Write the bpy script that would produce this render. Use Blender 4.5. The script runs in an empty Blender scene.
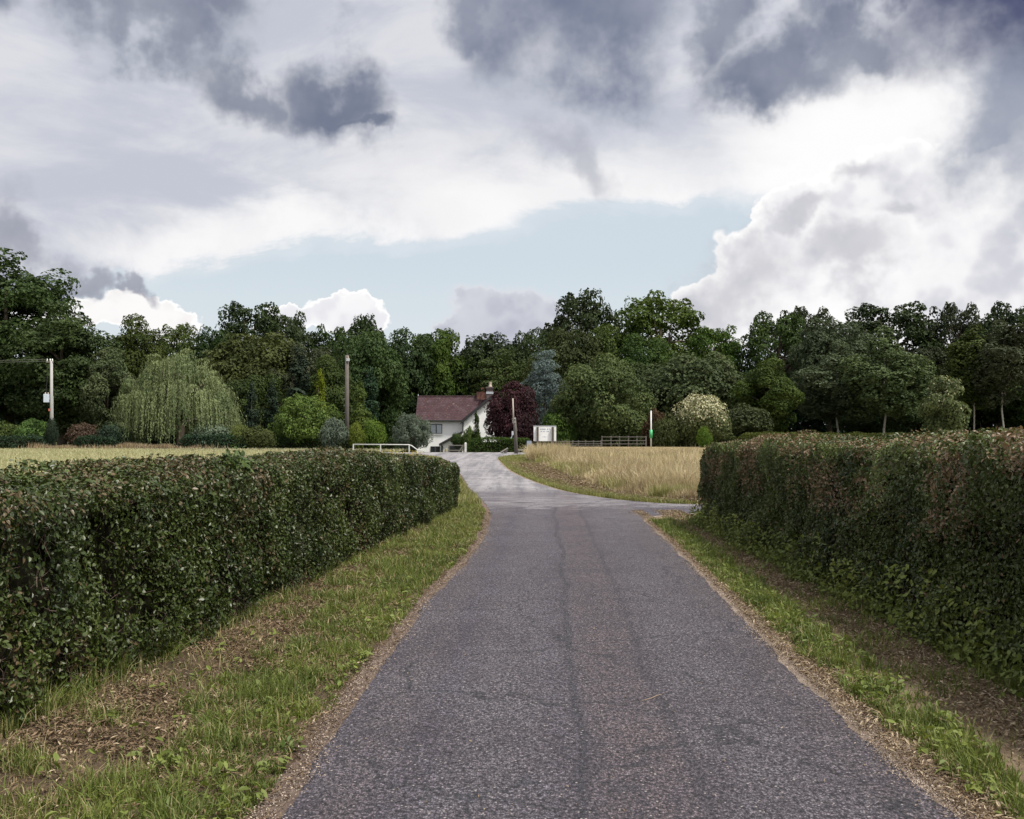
import bpy, bmesh, math, random
import numpy as np
from mathutils import Vector

sc = bpy.context.scene
COL = sc.collection
EYE, F, HY, CX = 1.70, 1150.0, 428.0, 512.0
R = math.radians

# ------------------------------------------------------------------ terrain
def sstep(a, b, t):
    t = np.clip((np.asarray(t, float) - a) / (b - a), 0, 1)
    return t * t * (3 - 2 * t)

def H(x, y):
    bell = sstep(-48, -30, x) * (1 - sstep(8, 22, x))
    return -2.45 * sstep(80, 122, y) * bell

def PX(px, d): return (px - CX) / F * d
def PZ(py, d): return EYE + (HY - py) / F * d
def GP(px, py):
    d = EYE * F / (py - HY)
    return PX(px, d), d

# ------------------------------------------------------------------ noise
def vnoise(p, seed=0):
    p = np.asarray(p, float)
    i = np.floor(p).astype(np.int64); f = p - i; f = f * f * (3 - 2 * f)
    def h(ix, iy, iz):
        n = (ix * 374761393 + iy * 668265263 + iz * 2147483647 + seed * 974711) & 0x7fffffff
        n = ((n ^ (n >> 13)) * 1274126177) & 0x7fffffff
        n = n ^ (n >> 16)
        return (n & 0xffff) / 65535.0
    r = 0
    for dx in (0, 1):
        for dy in (0, 1):
            for dz in (0, 1):
                w = (f[:, 0] if dx else 1 - f[:, 0]) * (f[:, 1] if dy else 1 - f[:, 1]) * (f[:, 2] if dz else 1 - f[:, 2])
                r = r + w * h(i[:, 0] + dx, i[:, 1] + dy, i[:, 2] + dz)
    return r

def fbm(p, seed=0, o=3):
    p = np.asarray(p, float)
    a, s, t = 1.0, 0, 0
    for k in range(o):
        s = s + a * vnoise(p * 2 ** k + 17.3 * k, seed + k); t += a; a *= .5
    return s / t

def n2(x, y, s, seed=0, o=3):
    x = np.asarray(x, float); y = np.asarray(y, float)
    return fbm(np.stack([x * s, y * s, np.zeros_like(x)], 1), seed, o)

# ------------------------------------------------------------------ mesh helpers
def raw_mesh(name, verts, faces, mat=None, attrs=None, smooth=False):
    """verts Nx3, faces MxK array (same K) -> mesh"""
    verts = np.ascontiguousarray(verts, np.float32); faces = np.ascontiguousarray(faces, np.int32)
    m = bpy.data.meshes.new(name)
    K = faces.shape[1]
    m.vertices.add(len(verts)); m.vertices.foreach_set('co', verts.ravel())
    m.loops.add(faces.size); m.loops.foreach_set('vertex_index', faces.ravel())
    m.polygons.add(len(faces))
    m.polygons.foreach_set('loop_start', np.arange(0, faces.size, K, dtype=np.int32))
    m.polygons.foreach_set('loop_total', np.full(len(faces), K, np.int32))
    m.polygons.foreach_set('use_smooth', np.full(len(faces), smooth, bool))
    for k, v in (attrs or {}).items():
        a = m.attributes.new(k, 'FLOAT', 'FACE'); a.data.foreach_set('value', np.ascontiguousarray(v, np.float32))
    m.update(); m.validate()
    if mat: m.materials.append(mat)
    return m

def link(name, mesh, parent=None, loc=None):
    o = bpy.data.objects.new(name, mesh); COL.objects.link(o)
    if parent: o.parent = parent
    if loc is not None: o.location = loc
    return o

def tag(o, label=None, cat=None, group=None, kind=None):
    if label: o['label'] = label
    if cat: o['category'] = cat
    if group: o['group'] = group
    if kind: o['kind'] = kind
    return o

def thing(name, label, cat, loc=(0, 0, 0), rz=0, group=None):
    o = bpy.data.objects.new(name, None); COL.objects.link(o)
    o.location = loc; o.rotation_euler = (0, 0, rz); o.empty_display_size = .2
    return tag(o, label, cat, group)

class MB:
    """collects shapes into one mesh"""
    def __init__(s): s.v = []; s.f = []
    def add(s, vs, fs):
        n = len(s.v); s.v += [tuple(v) for v in vs]; s.f += [tuple(i + n for i in f) for f in fs]; return s
    def box(s, x0, y0, z0, x1, y1, z1):
        v = [(x0,y0,z0),(x1,y0,z0),(x1,y1,z0),(x0,y1,z0),(x0,y0,z1),(x1,y0,z1),(x1,y1,z1),(x0,y1,z1)]
        return s.add(v, [(0,3,2,1),(4,5,6,7),(0,1,5,4),(1,2,6,5),(2,3,7,6),(3,0,4,7)])
    def prism(s, pts, y0, y1):
        n = len(pts)
        v = [(x, y0, z) for x, z in pts] + [(x, y1, z) for x, z in pts]
        return s.add(v, [tuple(range(n)), tuple(range(2*n-1, n-1, -1))] + [(i, i+n, (i+1) % n + n, (i+1) % n) for i in range(n)])
    def tube(s, pts, rad, k=8):
        pts = [Vector(p) for p in pts]
        rad = rad if isinstance(rad, (list, tuple)) else [rad] * len(pts)
        vs, fs = [], []
        for i, p in enumerate(pts):
            t = (pts[min(i+1, len(pts)-1)] - pts[max(i-1, 0)]).normalized()
            a = t.orthogonal().normalized() if abs(t.z) > .95 else Vector((0,0,1)).cross(t).normalized()
            if abs(t.z) > .95: a = Vector((1,0,0)) - t * t.x; a.normalize()
            b = t.cross(a)
            for j in range(k):
                an = 2 * math.pi * j / k
                vs.append(p + (a * math.cos(an) + b * math.sin(an)) * rad[i])
        for i in range(len(pts)-1):
            for j in range(k):
                fs.append((i*k+j, i*k+(j+1) % k, (i+1)*k+(j+1) % k, (i+1)*k+j))
        fs.append(tuple(range(k-1, -1, -1))); fs.append(tuple((len(pts)-1)*k+j for j in range(k)))
        return s.add(vs, fs)
    def mesh(s, name, mat, smooth=False, bevel=0):
        m = bpy.data.meshes.new(name); m.from_pydata(s.v, [], s.f)
        bm = bmesh.new(); bm.from_mesh(m)
        bmesh.ops.recalc_face_normals(bm, faces=bm.faces)
        if bevel:
            bmesh.ops.bevel(bm, geom=[e for e in bm.edges if len(e.link_faces) == 2 and e.calc_face_angle(0) > .6], offset=bevel, segments=2, affect='EDGES', clamp_overlap=True)
        for f in bm.faces: f.smooth = smooth
        bm.to_mesh(m); bm.free()
        m.materials.append(mat); return m
    def build(s, name, mat, parent=None, loc=None, smooth=False, bevel=0):
        return link(name, s.mesh(name, mat, smooth, bevel), parent, loc)

# ------------------------------------------------------------------ material helpers
class NT:
    def __init__(s, tree): s.t = tree; s.n = tree.nodes; s.l = tree.links
    def new(s, typ, **k):
        n = s.n.new(typ)
        for a, b in k.items(): setattr(n, a, b)
        return n
    def put(s, sock, v):
        if v is None: return
        if hasattr(v, 'is_output'): s.l.new(v, sock)
        else: sock.default_value = v
    def math(s, op, a, b=None, c=None, clamp=False):
        n = s.new('ShaderNodeMath', operation=op, use_clamp=clamp)
        for i, v in enumerate((a, b, c)): s.put(n.inputs[i], v)
        return n.outputs[0]
    def vmath(s, op, a, b=None, out=0):
        n = s.new('ShaderNodeVectorMath', operation=op)
        s.put(n.inputs[0], a)
        if op == 'SCALE': s.put(n.inputs['Scale'], b)
        else: s.put(n.inputs[1], b)
        return n.outputs['Value' if op in ('LENGTH', 'DOT_PRODUCT', 'DISTANCE') else 0]
    def mix(s, fac, a, b, mode='MIX'):
        n = s.new('ShaderNodeMix', data_type='RGBA', blend_type=mode)
        s.put(n.inputs[0], fac)
        for i, v in ((6, a), (7, b)):
            if isinstance(v, (tuple, list)): v = tuple(v) + (1,) if len(v) == 3 else v
            s.put(n.inputs[i], v)
        return n.outputs[2]
    def ss(s, v, a, b):
        n = s.new('ShaderNodeMapRange', interpolation_type='SMOOTHSTEP')
        s.put(n.inputs[0], v); n.inputs[1].default_value = a; n.inputs[2].default_value = b
        n.inputs[3].default_value = 0; n.inputs[4].default_value = 1
        return n.outputs[0]
    def noise(s, vec, scale, detail=4, rough=.55, out='Fac', dist=0):
        n = s.new('ShaderNodeTexNoise'); s.put(n.inputs['Vector'], vec)
        n.inputs['Scale'].default_value = scale; n.inputs['Detail'].default_value = detail; n.inputs['Roughness'].default_value = rough
        n.inputs['Distortion'].default_value = dist
        return n.outputs[out]
    def vor(s, vec, scale, out='Distance', feature='F1', rand=1):
        n = s.new('ShaderNodeTexVoronoi', feature=feature); s.put(n.inputs['Vector'], vec)
        n.inputs['Scale'].default_value = scale; n.inputs['Randomness'].default_value = rand
        return n.outputs[out]
    def attr(s, name): return s.new('ShaderNodeAttribute', attribute_name=name).outputs['Fac']
    def mapping(s, vec, loc=(0,0,0), rot=(0,0,0), scale=(1,1,1), typ='POINT'):
        n = s.new('ShaderNodeMapping', vector_type=typ); s.put(n.inputs[0], vec)
        n.inputs[1].default_value = loc; n.inputs[2].default_value = rot; n.inputs[3].default_value = scale
        return n.outputs[0]
    def bump(s, h, strength=.5, dist=.01):
        n = s.new('ShaderNodeBump'); n.inputs['Strength'].default_value = strength; n.inputs['Distance'].default_value = dist
        s.put(n.inputs['Height'], h); return n.outputs[0]

def material(name):
    m = bpy.data.materials.new(name); m.use_nodes = True
    t = NT(m.node_tree); b = m.node_tree.nodes['Principled BSDF']
    return m, t, b

def objco(t): return t.new('ShaderNodeTexCoord').outputs['Object']
def pos(t): return t.new('ShaderNodeNewGeometry').outputs['Position']

def plain(name, col, rough=.6, var=.25, scale=8, bump=0, metal=0, spec=.5, dirt=None):
    m, t, b = material(name)
    v = objco(t)
    n = t.noise(v, scale, 6, .6)
    c = t.mix(n, tuple(x * (1 - var) for x in col), tuple(min(1, x * (1 + var)) for x in col))
    if dirt:
        c = t.mix(t.math('MULTIPLY', t.ss(t.noise(v, scale * .35, 5, .65), .5, .72), .7), c, dirt)
    t.put(b.inputs['Base Color'], c); b.inputs['Roughness'].default_value = rough
    b.inputs['Metallic'].default_value = metal; b.inputs['Specular IOR Level'].default_value = spec
    if bump: t.put(b.inputs['Normal'], t.bump(n, bump, .02))
    return m

def leafmat(name, dark, light, dry=(.16, .09, .05), rough=.62, trans=.25, nscale=.35, spec=.16, objvar=.5, tint=None):
    m, t, b = material(name)
    rnd = t.attr('rnd'); dr = t.attr('dry')
    n = t.noise(objco(t), nscale, 3, .55)
    k = t.math('ADD', t.math('MULTIPLY', rnd, .55), t.math('MULTIPLY', t.ss(n, .3, .7), .45))
    c = t.mix(k, dark, light)
    if objvar:
        oi = t.new('ShaderNodeObjectInfo').outputs['Random']
        hs = t.new('ShaderNodeHueSaturation')
        t.put(hs.inputs['Hue'], t.math('ADD', .5 - .018, t.math('MULTIPLY', oi, .036)))
        t.put(hs.inputs['Saturation'], t.math('ADD', .85, t.math('MULTIPLY', t.math('FRACT', t.math('MULTIPLY', oi, 7.3)), .3)))
        t.put(hs.inputs['Value'], t.math('ADD', 1 - objvar / 2, t.math('MULTIPLY', t.math('FRACT', t.math('MULTIPLY', oi, 3.7)), objvar)))
        t.put(hs.inputs['Color'], c); c = hs.outputs[0]
    c = t.mix(dr, c, dry)
    t.put(b.inputs['Base Color'], c); b.inputs['Roughness'].default_value = rough; b.inputs['Specular IOR Level'].default_value = spec
    tr = t.new('ShaderNodeBsdfTranslucent')
    t.put(tr.inputs[0], t.mix(.5, c, t.mix(1, c, (1.0, .95, .35), 'MULTIPLY')))
    mx = t.new('ShaderNodeMixShader'); mx.inputs[0].default_value = trans
    out = m.node_tree.nodes['Material Output']
    t.l.new(b.outputs[0], mx.inputs[1]); t.l.new(tr.outputs[0], mx.inputs[2]); t.l.new(mx.outputs[0], out.inputs[0])
    return m

# ------------------------------------------------------------------ foliage geometry
def frames(nrm, rng, down=0.0):
    """per leaf: an in-plane axis and its cross for given normals"""
    nrm = nrm / np.maximum(np.linalg.norm(nrm, axis=1, keepdims=True), 1e-6)
    t = rng.normal(size=nrm.shape); t[:, 2] -= down
    t -= nrm * (t * nrm).sum(1, keepdims=True)
    t /= np.maximum(np.linalg.norm(t, axis=1, keepdims=True), 1e-6)
    return nrm, t, np.cross(nrm, t)

def diamonds(c, nrm, size, rng, aspect=.6, fold=.15, down=0.0):
    n, t, b = frames(nrm, rng, down)
    L = size[:, None]; W = L * aspect * rng.uniform(.75, 1.25, (len(c), 1))
    k = rng.uniform(-.15, .25, (len(c), 1))
    v = np.stack([c - t * L * .5, c + t * L * k * .5 + b * W * .5 + n * L * fold, c + t * L * .5, c + t * L * k * .5 - b * W * .5 + n * L * fold], 1)
    i = np.arange(len(c))[:, None] * 4
    f = np.concatenate([i + [[0, 2, 1]], i + [[0, 3, 2]]], 1).reshape(-1, 3)
    return v.reshape(-1, 3), f, 2

def leaves6(c, nrm, size, rng, aspect=.62, fold=.12, down=0.0):
    n, t, b = frames(nrm, rng, down)
    L = size[:, None]; W = L * aspect * rng.uniform(.8, 1.2, (len(c), 1)); fo = L * fold * rng.uniform(-.3, 1.5, (len(c), 1))
    cu = L * rng.uniform(-.18, .05, (len(c), 1))
    v = np.stack([c - t * L * .5, c - t * L * .18 + b * W * .46 + n * fo, c + t * L * .2 + b * W * .36 + n * (fo + cu * .4),
                  c + t * L * .5 + n * cu, c + t * L * .2 - b * W * .36 + n * (fo + cu * .4), c - t * L * .18 - b * W * .46 + n * fo], 1)
    i = np.arange(len(c))[:, None] * 6
    f = np.concatenate([i + [[0, 2, 1]], i + [[0, 3, 2]], i + [[0, 4, 3]], i + [[0, 5, 4]]], 1).reshape(-1, 3)
    return v.reshape(-1, 3), f, 4

def leaf_mesh(name, c, nrm, size, rng, mat=None, rnd=None, dry=None, fn=diamonds, **k):
    v, f, per = fn(c, nrm, size, rng, **k)
    n = len(c)
    rnd = rng.random(n) if rnd is None else rnd
    dry = np.zeros(n) if dry is None else dry
    return raw_mesh(name, v, f, mat, {'rnd': np.repeat(rnd, per), 'dry': np.repeat(dry, per)})

def sphere_dirs(n, rng, up=0.0):
    d = rng.normal(size=(n, 3)); d /= np.linalg.norm(d, axis=1, keepdims=True)
    d[:, 2] += up; d /= np.linalg.norm(d, axis=1, keepdims=True)
    return d

def crown(rng, w, h, z0, nl, nleaf, leaf, lobe=.3, flat=.8, shape='round', core=.12, droop=0.0):
    """lobed crown: w width, from z0 to h; returns centres, normals, sizes, rnd, lobe centres"""
    zc, hz = (z0 + h) / 2, (h - z0) / 2
    L = []
    while len(L) < nl:
        d = sphere_dirs(1, rng)[0]; r = rng.uniform(.35, 1) ** .5
        p = d * r
        if shape == 'cone':
            f = rng.random() ** 1.6; a = rng.uniform(0, 6.28); q = (1 - f) * rng.uniform(.55, 1) * .92 + .03
            p = np.array([math.cos(a) * q, math.sin(a) * q, f * 2 - 1])
        elif shape == 'tall':
            p[0] *= .9 - .35 * max(p[2], 0); p[1] *= .9 - .35 * max(p[2], 0)
        elif shape == 'dome' and p[2] < -.2: p[:2] *= 1.1
        L.append(p)
    L = np.array(L)
    rad = rng.uniform(.75, 1.25, nl) * lobe * w / 2
    if shape == 'cone': rad *= (1.15 - .5 * (L[:, 2] + 1) / 2)
    inner = np.array([w / 2, w / 2, hz]) - rad[:, None] * np.array([1, 1, flat])
    C = L * np.maximum(inner, .05)
    C[:, 2] += zc
    k = rng.choice(nl, nleaf, p=rad ** 2 / (rad ** 2).sum())
    d = sphere_dirs(nleaf, rng, .25)
    rr = np.clip(1 - np.abs(rng.normal(0, .15, nleaf)), .3, 1.1)
    c = C[k] + d * (rad[k] * rr)[:, None] * np.array([1, 1, flat])
    c += (np.stack([fbm(c * 1.3 + 9, s, 2) for s in (1, 2, 3)], 1) - .5) * leaf * 3.2
    c[:, 2] = np.maximum(c[:, 2], max(.05, z0 * .6)) if droop == 0 else c[:, 2]
    out = c - np.array([0, 0, zc]); out /= np.maximum(np.linalg.norm(out, axis=1, keepdims=True), .1)
    nrm = d * .95 + out * .25 + rng.normal(0, .42, (nleaf, 3)); nrm[:, 2] += .2
    size = leaf * rng.uniform(.55, 1.35, nleaf)
    lt = rng.random(nl)
    rnd = np.clip(rng.random(nleaf) * .5 + lt[k] * .5, 0, 1)
    return c, nrm, size, rnd, C

def trunk_mb(rng, h, r, lobes, n=7, lean=.03, twist=.05, start=.35):
    m = MB()
    top = Vector((rng.normal(0, lean) * h, rng.normal(0, lean) * h, h * .8))
    P = [Vector((0, 0, -.3))]
    for i in range(1, 7):
        q = top * (i / 6); q += Vector((rng.normal(0, twist), rng.normal(0, twist), 0)) * min(1, h / 8); P.append(q)
    m.tube(P, [r * 1.35] + [r * (1 - .13 * i) for i in range(1, 7)], 8)
    if len(lobes):
        for k in rng.choice(len(lobes), min(n, len(lobes)), replace=False):
            e = Vector(lobes[k]); f = rng.uniform(start, .8)
            s = P[0].lerp(top, f); i = f * 6
            s = P[int(i)].lerp(P[min(6, int(i)+1)], i % 1)
            if e.z < s.z - 1: e.z = s.z + .3
            mid = s.lerp(e, .5) + Vector((0, 0, .06 * (e - s).length))
            m.tube([s, mid, e], [r * .45, r * .28, r * .07], 5)
    return m

# ================================================================== render, camera, light
SUN_AZ, SUN_EL = R(118), R(60)
sc.view_settings.view_transform = 'Standard'; sc.view_settings.look = 'None'
sc.view_settings.exposure = 0.1; sc.view_settings.gamma = 1
sc.render.engine = 'CYCLES'
sc.cycles.max_bounces = 6; sc.cycles.diffuse_bounces = 3; sc.cycles.glossy_bounces = 2; sc.cycles.transmission_bounces = 3
sc.cycles.use_denoising = True
sc.cycles.sample_clamp_indirect = 6

cam = bpy.data.cameras.new('camera'); co = bpy.data.objects.new('camera', cam); COL.objects.link(co)
cam.sensor_width = 36; cam.lens = F / 1024 * 36; cam.clip_end = 5000; cam.clip_start = .05
cam.shift_y = (HY - 409.5) / 1024
co.location = (0, 0, EYE); co.rotation_euler = (R(90), 0, 0)
sc.camera = co

sd = Vector((math.sin(SUN_AZ) * math.cos(SUN_EL), math.cos(SUN_AZ) * math.cos(SUN_EL), math.sin(SUN_EL)))
sl = bpy.data.lights.new('sun', 'SUN'); sl.energy = 5.0; sl.angle = R(6); sl.color = (1, .95, .86)
so = bpy.data.objects.new('sun', sl); COL.objects.link(so); so.rotation_euler = sd.to_track_quat('Z', 'Y').to_euler()

def make_world():
    w = bpy.data.worlds.new('World'); sc.world = w; w.use_nodes = True
    t = NT(w.node_tree); bg = w.node_tree.nodes['Background']
    S = .1
    def lin(r, g, b):
        f = lambda c: ((c / 255 + .055) / 1.055) ** 2.4 if c > 10 else c / 255 / 12.92
        return (f(r) / S, f(g) / S, f(b) / S)
    nis = t.new('ShaderNodeTexSky', sky_type='NISHITA')
    nis.sun_disc = False; nis.sun_elevation = SUN_EL; nis.sun_rotation = SUN_AZ
    nis.air_density = 1.0; nis.dust_density = 1.2; nis.ozone_density = 1.2
    D = t.new('ShaderNodeTexCoord').outputs['Generated']
    sp = t.new('ShaderNodeSeparateXYZ'); t.l.new(D, sp.inputs[0])
    az = t.math('ARCTAN2', sp.outputs[0], sp.outputs[1])
    el = t.math('ARCSINE', sp.outputs[2])
    cb = t.new('ShaderNodeCombineXYZ'); t.l.new(az, cb.inputs[0]); t.l.new(el, cb.inputs[1])
    P = cb.outputs[0]
    # noises on the direction
    def noise2(vec, scale, detail, rough, out='Fac', dist=0):
        o = t.noise(vec, scale, detail, rough, out, dist); o.node.noise_dimensions = '2D'; return o
    flat = t.mapping(P, scale=(1, 2.6, 1))
    nb = noise2(P, 7, 5, .56, 'Color')
    wb = t.vmath('SUBTRACT', nb, (.5, .5, .5))
    nf = noise2(P, 26, 4, .62, 'Color')
    wf = t.vmath('SUBTRACT', nf, (.5, .5, .5))
    ns = noise2(flat, 5, 6, .58, 'Color', .3)
    ws = t.vmath('SUBTRACT', ns, (.5, .5, .5))
    Pd = t.vmath('ADD', P, t.vmath('SCALE', wb, .15))                       # soft dark clouds
    Pd = t.vmath('ADD', Pd, t.vmath('SCALE', wf, .035))
    Pc = t.vmath('ADD', t.vmath('ADD', P, t.vmath('SCALE', wb, .055)), t.vmath('SCALE', wf, .03))   # cumulus
    Ps = t.vmath('ADD', t.vmath('ADD', P, t.vmath('SCALE', ws, .10)), t.vmath('SCALE', wf, .014))   # sheet
    def field(V, blobs):
        acc = None
        for (cx, cy, rx, ry, rot) in blobs:
            a = math.atan((cx - CX) / F); e = math.atan((HY - cy) / F)
            q = t.mapping(V, loc=(a, e, 0), rot=(0, 0, R(rot)), scale=(rx / F, ry / F, 1), typ='TEXTURE')
            d = t.vmath('LENGTH', q)
            acc = d if acc is None else t.math('SMOOTH_MIN', acc, d, .15)
        return acc
    vnf = noise2(P, 12, 5, .6)
    vlo = noise2(t.mapping(P, loc=(3.1, 1.7, 0)), 5.5, 5, .6)
    # 0 open sky
    open_sky = t.mix(.80, nis.outputs[0], lin(212, 222, 229))
    open_sky = t.mix(t.ss(el, .16, .03), open_sky, lin(214, 222, 227))
    col = open_sky
    # 1 high pale sheet with a hole over the trees
    hole = field(Ps, [(330, 290, 330, 56, 9), (570, 268, 200, 50, 6), (690, 252, 130, 56, 10), (640, 330, 400, 60, 0), (150, 330, 170, 48, 8), (420, 310, 300, 60, 4)])
    hole = t.math('ADD', hole, t.math('MULTIPLY', t.math('SUBTRACT', ns_f(t, ns), .5), .35))
    sh = t.math('MAXIMUM', t.ss(hole, .80, 1.10), t.math('MULTIPLY', t.ss(t.math('ADD', hole, t.math('MULTIPLY', vlo, .5)), .78, 1.1), .22))
    band = t.ss(hole, 1.9, 1.0)
    shc = t.mix(t.ss(ns_f(t, ns), .36, .64), lin(190, 194, 206), lin(214, 215, 221))
    shc = t.mix(t.math('MULTIPLY', band, t.ss(vnf, .35, .62)), shc, lin(238, 238, 241))
    warm = field(Ps, [(560, 190, 300, 60, 3), (250, 235, 200, 34, 6), (820, 150, 190, 80, 20)])
    shc = t.mix(t.math('MULTIPLY', t.ss(warm, 1.25, .2), .8), shc, lin(244, 243, 243))
    shc = t.mix(t.math('MULTIPLY', t.ss(el, .45, .9), .5), shc, lin(170, 175, 190))
    col = t.mix(sh, col, shc)
    # 2 cumulus: white rims, grey hearts
    vor = t.new('ShaderNodeTexVoronoi', feature='SMOOTH_F1', voronoi_dimensions='2D'); t.put(vor.inputs['Vector'], t.vmath('ADD', P, t.vmath('SCALE', wf, .02)))
    vor.inputs['Scale'].default_value = 30; vor.inputs['Smoothness'].default_value = .35
    vor2 = t.new('ShaderNodeTexVoronoi', feature='SMOOTH_F1', voronoi_dimensions='2D'); t.put(vor2.inputs['Vector'], P)
    vor2.inputs['Scale'].default_value = 75; vor2.inputs['Smoothness'].default_value = .3
    bil = t.math('ADD', t.math('MULTIPLY', vor.outputs[0], .55), t.math('MULTIPLY', vor2.outputs[0], .22))
    def cumulus(col, blobs, rim, mid, heart, soft=.05, amp=.5, inner=.75):
        d = t.math('ADD', field(Pc, blobs), t.math('MULTIPLY', t.math('SUBTRACT', bil, .3), amp))
        m = t.ss(d, 1 + soft, 1 - soft)
        c = t.mix(t.ss(d, .97, .80), rim, mid)
        c = t.mix(t.math('MULTIPLY', t.ss(d, .92, .35), t.ss(vlo, .36, .62)), c, heart)
        c = t.mix(t.math('MULTIPLY', t.ss(t.math('ADD', bil, t.math('MULTIPLY', vnf, .5)), .42, .72), .55), c, rim)
        return t.mix(m, col, c)
    glow = field(Pd, [(890, 150, 120, 70, 10), (820, 190, 90, 40, 20), (960, 190, 60, 70, 0)])
    col = t.mix(t.math('MULTIPLY', t.ss(t.math('ADD', glow, t.math('MULTIPLY', t.math('SUBTRACT', vnf, .5), .9)), 1.3, .3), .9), col, lin(248, 247, 247))
    W, M, G = lin(252, 251, 250), lin(222, 222, 228), lin(176, 177, 190)
    col = cumulus(col, [(500, 322, 62, 34, 5), (548, 330, 34, 22, 0), (462, 330, 30, 16, 0)], lin(214, 216, 223), lin(196, 198, 208), lin(176, 178, 192), .12, .45)
    col = cumulus(col, [(130, 322, 62, 22, -4), (165, 318, 24, 18, 0), (60, 325, 50, 18, 0)], W, lin(238, 235, 234), M, .05, .5)
    col = cumulus(col, [(352, 322, 46, 22, 6), (300, 326, 40, 12, 0)], W, lin(232, 232, 236), M, .05, .5)
    col = cumulus(col, [(820, 275, 112, 70, 10), (905, 240, 95, 84, 0), (722, 314, 78, 40, 20), (985, 292, 140, 85, 0), (788, 236, 50, 40, 0), (1150, 260, 160, 120, 0)],
                  W, lin(240, 239, 241), lin(204, 205, 213), .04, .55)
    # 3 grey wisps in front
    def dark(col, blobs, colr, hi, lo, amt=1.0):
        d = t.math('ADD', field(Pd, blobs), t.math('MULTIPLY', t.math('SUBTRACT', vnf, .5), .48))
        c = t.mix(t.ss(vlo, .34, .66), colr, tuple(x * 1.0 + .26 * (lv - x) for x, lv in zip(colr, lin(205, 207, 214))))
        return t.mix(t.math('MULTIPLY', t.ss(d, hi + .24, lo), amt), col, c)
    dk, dd = lin(104, 113, 135), lin(88, 94, 120)
    col = dark(col, [(800, 240, 62, 15, 6), (735, 300, 45, 36, 0), (890, 188, 28, 16, 0), (935, 242, 40, 14, -10), (850, 285, 75, 28, 5)], lin(168, 169, 180), 1.15, .2, .6)
    col = dark(col, [(548, 158, 50, 24, -30)], lin(166, 169, 181), 1.15, .2, .65)
    col = dark(col, [(-8, 262, 46, 26, -22), (40, 290, 34, 11, -20), (90, 300, 28, 7, -8), (-80, 255, 70, 44, 0)], lin(138, 141, 157), 1.1, .3, .85)
    col = dark(col, [(1035, 140, 62, 100, 8), (1110, 120, 110, 150, 0)], lin(136, 144, 163), 1.15, .3, .92)
    # 4 dark bellies along the top
    col = dark(col, [(50, -4, 150, 48, -8), (175, 2, 60, 30, 0), (-80, 10, 100, 40, 0)], lin(100, 109, 131), 1.2, .4, .95)
    col = dark(col, [(328, 96, 58, 38, -24), (250, 92, 60, 30, -14), (165, 48, 50, 26, -24), (360, 122, 36, 12, -12)], dk, 1.2, .35, .95)
    col = dark(col, [(570, 14, 92, 70, 8), (500, -6, 50, 34, 0), (640, -20, 70, 36, 0)], lin(110, 119, 142), 1.15, .35, .97)
    col = dark(col, [(790, 72, 74, 36, 8), (728, 18, 36, 58, 0), (850, 50, 40, 26, 20)], lin(106, 115, 137), 1.15, .35, .95)
    col = dark(col, [(985, -5, 110, 66, 0), (880, -25, 60, 30, 0), (1120, 0, 120, 90, 0)], lin(80, 86, 116), 1.3, .3, 1.0)
    # overhead and behind: unseen broken cloud, brightened to fill ground and house
    up = t.math('MAXIMUM', t.ss(el, .36, .5), t.ss(t.math('ABSOLUTE', az), .55, .8))
    br = t.mix(t.ss(t.noise(D, 2.6, 4, .58), .44, .62), t.mix(t.ss(t.math('ABSOLUTE', az), 1.3, 2.0), lin(246, 247, 250), tuple(1.25 * q for q in lin(255, 254, 252))), lin(180, 184, 197))
    sdot = t.vmath('DOT_PRODUCT', D, tuple(sd))
    br = t.mix(t.math('MULTIPLY', t.math('POWER', t.math('MAXIMUM', sdot, 0.0), 10.0), .8), br, (30, 29, 27))  # bright glow round the sun, added for more top light
    col = t.mix(t.math('MULTIPLY', up, .9), col, br)
    col = t.mix(t.ss(el, -.0, -.02), col, lin(120, 120, 118))
    t.l.new(col, bg.inputs[0]); bg.inputs[1].default_value = S
    w.cycles.sampling_method = 'MANUAL'; w.cycles.sample_map_resolution = 512

def ns_f(t, colr):
    sp = t.new('ShaderNodeSeparateColor'); t.l.new(colr, sp.inputs[0]); return sp.outputs[0]

make_world()

# ================================================================== surfaces
def ground_mat(name, stops, scale, bump=.3, rough=.95, fine=30):
    m, t, b = material(name); p = pos(t)
    n = t.noise(p, scale, 6, .62); f = t.noise(p, fine, 5, .7)
    k = t.math('ADD', t.math('MULTIPLY', n, .6), t.math('MULTIPLY', f, .4))
    r = t.new('ShaderNodeValToRGB'); cr = r.color_ramp
    while len(cr.elements) < len(stops): cr.elements.new(.5)
    for e, (q, c) in zip(cr.elements, stops): e.position = q; e.color = c + (1,)
    t.l.new(k, r.inputs[0]); t.l.new(r.outputs[0], b.inputs['Base Color'])
    b.inputs['Roughness'].default_value = rough; b.inputs['Specular IOR Level'].default_value = .15
    t.put(b.inputs['Normal'], t.bump(f, bump, .03))
    return m

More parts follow.
